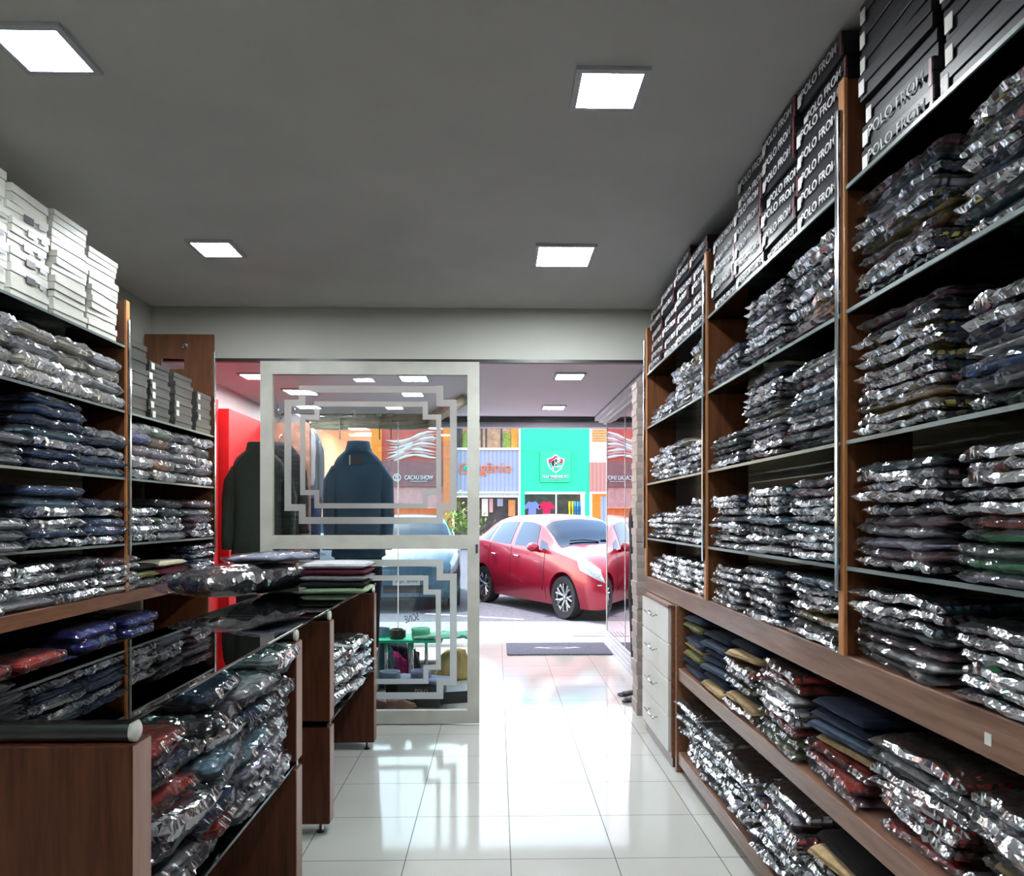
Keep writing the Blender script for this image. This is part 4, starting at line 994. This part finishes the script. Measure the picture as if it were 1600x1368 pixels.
def car(x, y, heading, paint, label, plate=None):
    """origin: ground point under the middle of the front axle; heading = direction the nose points"""
    t = thing('car', label, 'car', (x, y, -.02), heading)
    if not _parts:
        P = _parts
        P['windshield'] = fin(merge([patch(1.02, 1.58, 4.05, 6, s, .004, 12, 10, slope=-.02, sl2=.06) for s in (1, -1)]), 'windshield', 'car_glass', True)
        P['wiper'] = fin(merge([(lambda b: (tube(b, [(1.04, a, 1.10), (1.08, a + .25, 1.13), (1.08, a + .50, 1.12)], .011, 6), b)[1])(bmesh.new()) for a in (-.55, .02)]), 'wiper', 'car_black')
        P['rear_glass'] = fin(merge([patch(3.5, 3.72, 4.1, 6, s) for s in (1, -1)]), 'rear_glass', 'car_glass', True)
        for s, nm in ((1, 'l'), (-1, 'r')):
            P['front_side_window' + nm] = fin(patch(1.52, 2.22, 3.06, 3.92, s, .004, slope=.16, sl2=.03), 'side_window', 'car_glass', True)
            P['rear_side_window' + nm] = fin(patch(2.34, 3.02, 3.06, 3.92, s, .004, slope=.02, sl2=-.06), 'side_window', 'car_glass', True)
            P['corner_window' + nm] = fin(patch(1.18, 1.45, 3.04, 3.5, s, .004, slope=.14, sl2=.06), 'side_window', 'car_glass', True)
            P['back_window' + nm] = fin(patch(3.10, 3.42, 3.08, 3.85, s, .004, slope=-.04, sl2=-.14), 'side_window', 'car_glass', True)
            P['headlight' + nm] = fin(patch(.03, .40, 2.70, 3.62, s, .008, slope=.10, sl2=.26), 'headlight', 'headlight', True)
            P['door_seam' + nm] = fin(merge([patch(a, a + .010, 1.25, 3.0, s, .003, 1, 10) for a in (1.28, 2.28, 3.02)]), 'door_seam', 'car_black')
            P['sill_trim' + nm] = fin(patch(1.35, 2.95, 1.45, 1.62, s, .010), 'sill_trim', paint, True)
            bm = bmesh.new()
            for a in (2.12, 2.86): tube(bm, [(a - .10, s * .868, .86), (a, s * .885, .865), (a + .02, s * .868, .865)], .014, 8)
            P['door_handle' + nm] = fin(bm, 'door_handle', 'chrome', True)
            bm = bmesh.new(); loft(bm, [(1.42, s * .95, .955, .03, .05), (1.42, s * .96, .985, .07, .095), (1.43, s * .96, 1.03, .075, .10), (1.44, s * .95, 1.075, .05, .075), (1.44, s * .95, 1.09, .01, .02)], 18)
            tube(bm, [(1.45, s * .83, .96), (1.44, s * .93, .99)], .025, 8); P['wing_mirror' + nm] = (bm, s)
        for k in ('wing_mirrorl', 'wing_mirrorr'):
            bm = P[k][0]; P[k] = fin(bm, 'wing_mirror', None, True)
        bm = bmesh.new(); box(bm, -.02, .03, -.36, .36, .30, .42, bev=.01); P['lower_grille'] = fin(bm, 'lower_grille', 'car_black')
        bm = bmesh.new()
        for s in (1, -1): lathe(bm, [(0, -.01), (.045, -.01), (.045, .02), (0, .025)], (.07, s * .60, .36), 'X', 18); box(bm, .06, .10, s * .66 - .09, s * .66 + .09, .535, .550)
        P['fog_lights'] = fin(bm, 'fog_lights', 'headlight')
        bm = bmesh.new(); lathe(bm, [(.21, -.09), (.30, -.10), (.315, -.06), (.315, .06), (.30, .10), (.21, .09), (.20, .0), (.21, -.09)], (0, 0, 0), 'Y', 40, False)
        P['tyre'] = fin(bm, 'tyre', 'rubber', 'auto')
        bm = bmesh.new(); lathe(bm, [(.212, -.085), (.212, -.075), (.19, -.06), (.19, .05), (.212, .06)], (0, 0, 0), 'Y', 40, False)
        for k in range(7):
            a = 2 * PI * k / 7
            for da in (-.16, .16):
                tube(bm, [(.03 * math.cos(a), -.045, .03 * math.sin(a)), (.11 * math.cos(a + da * .5), -.075, .11 * math.sin(a + da * .5)), (.205 * math.cos(a + da * 1.2), -.078, .205 * math.sin(a + da * 1.2))], [.018, .013, .015], 6)
        lathe(bm, [(0, -.085), (.032, -.08), (.04, -.05), (0, -.05)], (0, 0, 0), 'Y', 16)
        P['rim'] = fin(bm, 'rim', 'alloy', 'auto')
        bm = bmesh.new(); lathe(bm, [(.0, 0), (.195, 0), (.195, .02), (0, .02)], (0, 0, 0), 'Y', 30); P['brake_disc'] = fin(bm, 'brake_disc', 'car_black')
        bm = bmesh.new(); box(bm, .3, 3.5, -.60, .60, .16, .30); P['underbody'] = fin(bm, 'underbody', 'car_black')
    off = Vector((-.80, 0, 0))
    body = put('car_body', car_body_mesh(paint), t, off)
    for k, me in _parts.items():
        if k in ('tyre', 'rim', 'brake_disc'): continue
        if k.startswith('wing_mirror') or k.startswith('sill'):
            m2 = me.copy(); m2.materials.clear(); m2.materials.append(M[paint]); me = m2
        if k.startswith('door_seam') or k.startswith('sill'): put(me.name.split('.')[0], me, body)
        else: put(me.name.split('.')[0], me, t, off)
    for wx in (0, 2.465):
        for s in (1, -1):
            wh = put('wheel', _parts['tyre'], t, (wx, s * .745, .315), 0 if s < 0 else PI)
            put('rim', _parts['rim'], wh); put('brake_disc', _parts['brake_disc'], wh, (0, -.03, 0))
    if plate:
        pl_ = part('number_plate', bmbox(-.83, -.815, -.21, .21, .42, .54, bev=.004), 'print_grey', t)
        o = put('lettering', text_me(plate, 'print_dark', .34, .07, .002), pl_, (-.832, 0, .48), -PI / 2)
    return t
# red hatchback: local -X is the nose
def heading_to(dx_, dy_): return math.atan2(-dy_, -dx_)
hd = Vector((.485, -.875)).normalized(); side = Vector((-hd.y, hd.x))   # side: left of travel
fw = Vector((1.04, 10.58)); c0 = fw + side * .745
car(c0.x, c0.y, heading_to(hd.x, hd.y), 'paint_red', 'shiny red hatchback parked at the kerb outside the shop')
car(-1.46, 12.15, heading_to(.08, -1), 'paint_blue', 'dark blue car facing the shop behind the blue shirt mannequin', 'AJL 600')
car(-4.6, 14.6, heading_to(.25, -1), 'paint_blue', 'blue car parked farther left beyond the first blue one')
car(-2.2, 19.0, heading_to(1, -.15), 'paint_white', 'white car across the road behind the blue cars')

# ------------------------------------------------------------------ buildings opposite
BY_ = 36.0
def bx(px): return at(px, 800, BY_).x
def bz(py): return at(800, py, BY_).z
def slab(bm, x0, x1, y0, y1, d0=0, d1=.3): box(bm, bx(x0), bx(x1), d0, d1, bz(y1), bz(y0))
def sl_(name, x0, x1, y0, y1, mat, parent, d0=0, d1=.3, **k):
    bm = bmesh.new(); slab(bm, x0, x1, y0, y1, d0, d1); return part(name, bm, mat, parent, **k)
GRD = 852
# green football shop
t = thing('shopfront', 'bright green shopfront with a round badge sign and football shirts', 'shop', (0, BY_, 0))
sl_('upper_wall', 813.5, 921, 600, 768, 'green_wall', t); sl_('pillar', 813.5, 820, 768, GRD, 'green_wall', t); sl_('pillar', 914.5, 921, 768, GRD, 'green_wall', t)
sl_('window_head', 820, 914.5, 768, 771.5, 'white_paint', t, -.05, .3); sl_('mullion', 868, 870, 771, GRD, 'white_paint', t, -.03, .1)
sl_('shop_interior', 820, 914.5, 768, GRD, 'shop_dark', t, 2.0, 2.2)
sl_('wall_seam', 813.5, 843, 705.2, 705.8, 'green_sign', t, -.02, 0)
sg_ = sl_('sign_board', 844, 891, 705, 753, 'green_sign', t, -.12, 0, label='square green sign with shield')
def shield(s, z0):
    return [(-13.6 * s, 8 * s + z0), (-7 * s, 9.6 * s + z0), (0, 15.5 * s + z0), (7 * s, 9.6 * s + z0), (13.6 * s, 8 * s + z0), (13 * s, 0 + z0), (9 * s, -8 * s + z0), (0, -15 * s + z0), (-9 * s, -8 * s + z0), (-13 * s, 0 + z0)]
u = BY_ / F; cxs, czs = bx(867.8), bz(724.5)
for nm, sc, dd, mt in (('shield_edge', 1.0, -.15, 'print_white'), ('shield_green', .84, -.17, 'green_wall')):
    bm = bmesh.new(); prism(bm, [(cxs + a * u, czs + b * u) for a, b in shield(sc, 0)], dd, dd + .05); part(nm, bm, mt, sg_)
bm = bmesh.new(); prism(bm, [(cxs + a * u, czs + b * u) for a, b in ((-11.3, 6.8), (-5.5, 8.4), (0, 12.6), (5.5, 8.4), (11.3, 6.8), (11, 1), (-11, 1))], -.185, -.14); part('shield_red', bm, 'crest_red', sg_)
for s_, px, py, w_, h_ in (('F', 866, 727, 8, 15), ('F', 870.5, 722, 7, 13), ('C', 868.5, 724, 14, 14)):
    q = at(px, py, BY_); put('monogram', text_me(s_, 'print_white', w_ * u, h_ * u, .03, bold=.02), sg_, (q.x, -.22, q.z))
q = at(867.5, 744.5, BY_); put('lettering', text_me('FLUMINENSE FC', 'print_white', 40 * u, 4.6 * u, .04, bold=.03), sg_, (q.x, -.16, q.z))
q = at(867.5, 749, BY_); put('lettering', text_me('LOJA OFICIAL', 'print_white', 18 * u, 2 * u, .04, bold=.02), sg_, (q.x, -.16, q.z))
tee = [(-.16, 0), (.16, 0), (.17, .42), (.30, .36), (.36, .46), (.16, .62), (.06, .60), (-.06, .60), (-.16, .62), (-.36, .46), (-.30, .36), (-.17, .42)]
for k, (px, col, nm) in enumerate(((833, (.25, .25, .6), 'purple'), (856, (.7, .02, .1), 'red'), (893, (.8, .65, .02), 'yellow'), (898, (.75, .6, .02), 'yellow'), (902, (.03, .22, .6), 'blue'), (906, (.03, .25, .65), 'blue'), (910, (.03, .18, .5), 'blue'))):
    q = at(px, 806, BY_); bm = bmesh.new(); prism(bm, [(a * 1.15, b * 1.6) for a, b in tee], -.04, .04)
    o = put('football_shirt', fin(bm, 'football_shirt', 'garment_fabric'), None, (q.x, BY_ + .9, q.z - .25), math.radians(0 if k < 2 else 82), col)
    tag(o, ['purple shirt in the green shop window', 'red shirt in the middle of the green shop window', 'yellow shirt on the green shop rail, leftmost', 'second yellow shirt on the green shop rail',
            'blue shirt next to the yellow shirts, green shop', 'middle blue shirt on the green shop rail', 'rightmost blue shirt on the green shop rail'][k], 'shirt', 'football shirts in the green shop')
# blue grey shop
t = thing('shopfront', 'blue grey corrugated shopfront with orange lettering beside the green shop', 'shop', (0, BY_, 0))
sl_('sign_panel', 707, 813, 703, 768, 'corrugated_blue', t); sl_('window_sill', 707, 813.4, 699.5, 703, 'white_paint', t, -.1, .3); sl_('panel_edge', 810.6, 813.4, 655, GRD, 'white_wall', t, -.05, .3)
sl_('awning_edge', 707, 811, 768, 770.5, 'white_paint', t, -.2, .3); sl_('shutter_box', 707, 811, 770.5, 775, 'concrete', t, -.1, .3)
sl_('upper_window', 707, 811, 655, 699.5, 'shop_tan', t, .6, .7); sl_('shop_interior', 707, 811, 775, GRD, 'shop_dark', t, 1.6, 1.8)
for a, b in ((709, 722), (751, 754), (758, 761), (782, 785)): sl_('window_frame', a, b, 657, 699.5, 'shop_dark', t, .1, .25)
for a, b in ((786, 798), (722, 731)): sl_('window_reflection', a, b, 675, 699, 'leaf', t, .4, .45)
sl_('window_post', 799, 809, 657, 699, 'orange_wall', t, .3, .4)
q = at(725, 732, BY_); put('lettering', text_me('O', 'orange_sign', 15 * u, 17 * u, .06), t, (q.x, -.08, q.z)); q = at(728, 731, BY_); put('lettering', text_me('o', 'teal_sign', 7 * u, 8 * u, .06, bold=.06), t, (q.x, -.10, q.z))
q = at(742, 732, BY_); put('lettering', text_me('xi', 'orange_sign', 14 * u, 13 * u, .06), t, (q.x, -.08, q.z))
q = at(774.5, 733, BY_); put('lettering', text_me('gênio', 'orange_sign', 49 * u, 21 * u, .06), t, (q.x, -.08, q.z))
for a, b, y0_, y1_, m_ in ((752, 762, 778, 806, 'white_wall'), (764, 770, 778, 800, 'cocoa_light'), (777, 786, 778, 790, 'corrugated_blue'), (795, 806, 780, 806, 'brick_orange')):
    sl_('poster', a, b, y0_, y1_, m_, t, 1.2, 1.3)
# cocoa coloured shop
t = thing('shopfront', 'cocoa brown chocolate shopfront with white lettering seen through the door glass', 'shop', (0, BY_, 0))
sl_('upper_panel', 597, 692, 600, 720, 'cocoa_red', t); sl_('lower_panel', 597, 692, 720, 760, 'cocoa_panel', t, -.1, .3); sl_('shutter', 597, 692, 760, 793, 'cocoa_light', t, .1, .3)
sl_('counter_front', 597, 692, 793, GRD, 'brick_orange', t, .6, .8)
for k in range(9):
    bm = bmesh.new(); y_ = 688 + k * 4.0; x0_ = 603 + (k % 3) * 3
    tube(bm, [(bx(x0_ + q * 13), -.03, bz(y_ + 5 * math.sin(q * .9 + k * .3) - q * 1.6)) for q in range(7)], [.02, .07, .09, .05, .09, .06, .02], 6)
    part('swirl', bm, 'cocoa_light' if k % 2 else 'print_white', t, True)
q = at(655, 746, BY_); put('lettering', text_me('CACAU SHOW', 'print_white', 44 * u, 7 * u, .06, bold=.02), t, (q.x, -.17, q.z))
q = at(621, 746, BY_); put('lettering', text_me('S', 'print_white', 6 * u, 8 * u, .06, bold=.03), t, (q.x, -.17, q.z))
bm = bmesh.new(); bmesh.ops.create_circle(bm, segments=30, radius=6 * u); bm.free()
bm = bmesh.new(); pts = [(q.x + 5.6 * u * math.cos(a * PI / 12), -.17, q.z + 5.6 * u * math.sin(a * PI / 12)) for a in range(25)]; tube(bm, pts, .025, 6); part('emblem', bm, 'print_white', t)
q = at(655, 752, BY_); put('lettering', text_me('CHOCOLATES', 'print_white', 26 * u, 1.8 * u, .06, bold=.03), t, (q.x, -.17, q.z))
q = at(671, 680, BY_); put('lettering', text_me('a vida', 'print_white', 12 * u, 4 * u, .05, bold=.02), t, (q.x, -.05, q.z))
q = at(669, 686, BY_); put('lettering', text_me('é chocolate', 'print_white', 22 * u, 4 * u, .05, bold=.02), t, (q.x, -.05, q.z))
# pillars and the white shop
t = thing('pillar', 'orange brick pillar between the chocolate and blue grey shops', 'pillar', (0, BY_, 0)); sl_('pillar_shaft', 693, 706, 600, GRD, 'brick_orange', t, -.2, .3); sl_('pillar_band', 692.6, 706.4, 600, 690, 'orange_wall', t, -.22, .32)
t = thing('pillar', 'orange pillar at the passage beside the chocolate shop', 'pillar', (0, BY_, 0)); sl_('pillar_shaft', 581, 597, 600, GRD, 'orange_wall', t, -.2, 1.2); sl_('pillar_foot', 580.5, 597.5, 835, GRD, 'concrete', t, -.22, 1.22)
t = thing('shopfront', 'white shopfront with orange louvres right of the green shop', 'shop', (0, BY_, 0))
sl_('upper_wall', 921, 1010, 600, 722, 'white_wall', t); sl_('lower_panel', 921, 1010, 722, 768, 'corrugated_red', t, -.05, .3); sl_('shop_recess', 925, 1010, 770, GRD, 'orange_wall', t, 1, 1.2); sl_('head_band', 921, 1010, 768, 771, 'white_paint', t, -.1, .3)
bm = bmesh.new()
for k in range(7): slab(bm, 925, 948, 663 + k * 4, 665 + k * 4, -.08, 0)
part('louvre', bm, 'orange_wall', t); sl_('door_post', 921, 925, 770, GRD, 'white_paint', t, -.05, .1); sl_('shop_door', 940, 949, 775, GRD, 'corrugated_blue', t, .2, .3)
# arcade with the passage
t = thing('arcade', 'peach painted arcade with an open passage beyond the left cars', 'building', (0, BY_, 0))
sl_('left_wall', 380, 503, 600, GRD, 'peach_wall', t, 0, 9); sl_('ceiling_slab', 503, 581, 560, 672, 'peach_wall', t, 0, 9); sl_('column', 481, 486, 690, GRD, 'cocoa_light', t, -.3, 0)
part('passage_lamp', bmbox(bx(548), bx(573), 1.5, 2.2, bz(672) - .05, bz(672)), 'porch_glow', t)
def tree(x, y, label, sd, h=6.5):
    t = thing('tree', label, 'tree', (x, y, 0)); rnd = random.Random(sd)
    bm = bmesh.new(); tube(bm, [(0, 0, 0), (.15, 0, 1.5), (-.1, 0, 3.2), (.25, 0, h)], [.28, .22, .18, .10], 12); tube(bm, [(-.05, 0, 2.6), (.7, .1, 4.2), (1.1, 0, 5.4)], [.13, .09, .05], 8)
    part('trunk', bm, 'bark', t, True); bm = bmesh.new()
    for k in range(900):
        a = rnd.uniform(0, 2 * PI); r = 2.4 * rnd.random() ** .5; zz = h - 1.2 + rnd.uniform(-2.6, 1.8)
        c = Vector((r * math.cos(a), r * math.sin(a), zz)); d1 = Vector((rnd.uniform(-1, 1), rnd.uniform(-1, 1), rnd.uniform(-1, 1))).normalized() * .16; d2 = d1.cross(Vector((rnd.random(), rnd.random(), 1))).normalized() * .10
        bm.faces.new([bm.verts.new(c + v) for v in (-d1, d2, d1, -d2)])
    part('foliage', bm, 'leaf', t)
tree(at(517, 800, 50).x, 50, 'tree with bare trunk seen down the arcade passage, left one', 3); tree(at(556, 800, 58).x, 58, 'tree seen down the arcade passage, right one', 5); tree(at(492, 800, 66).x, 66, 'leafy tree at the far end of the passage', 8)
t = thing('potted_shrub', 'leafy shrub in a pot before the blue grey shop', 'shrub', (at(722, 800, 33).x, 33, 0.0)); bm = bmesh.new(); lathe(bm, [(0, 0), (.3, 0), (.38, .5), (0, .5)]); part('pot', bm, 'concrete', t)
bm = bmesh.new(); rnd = random.Random(4)
for k in range(420):
    c = Vector((rnd.gauss(0, .45), rnd.gauss(0, .4), 1.2 + rnd.gauss(0, .45))); d1 = Vector((rnd.uniform(-1, 1), rnd.uniform(-1, 1), rnd.uniform(-1, 1))).normalized() * .13; d2 = d1.cross(Vector((0, 0, 1))).normalized() * .06
    bm.faces.new([bm.verts.new(c + v) for v in (-d1, d2, d1, -d2)])
part('foliage', bm, 'leaf', t)
struct('wall_far_block', bmbox(-40, 40, 40.5, 48, bz(655), 12), 'facade_paint', 'upper mass of the buildings opposite') if False else None
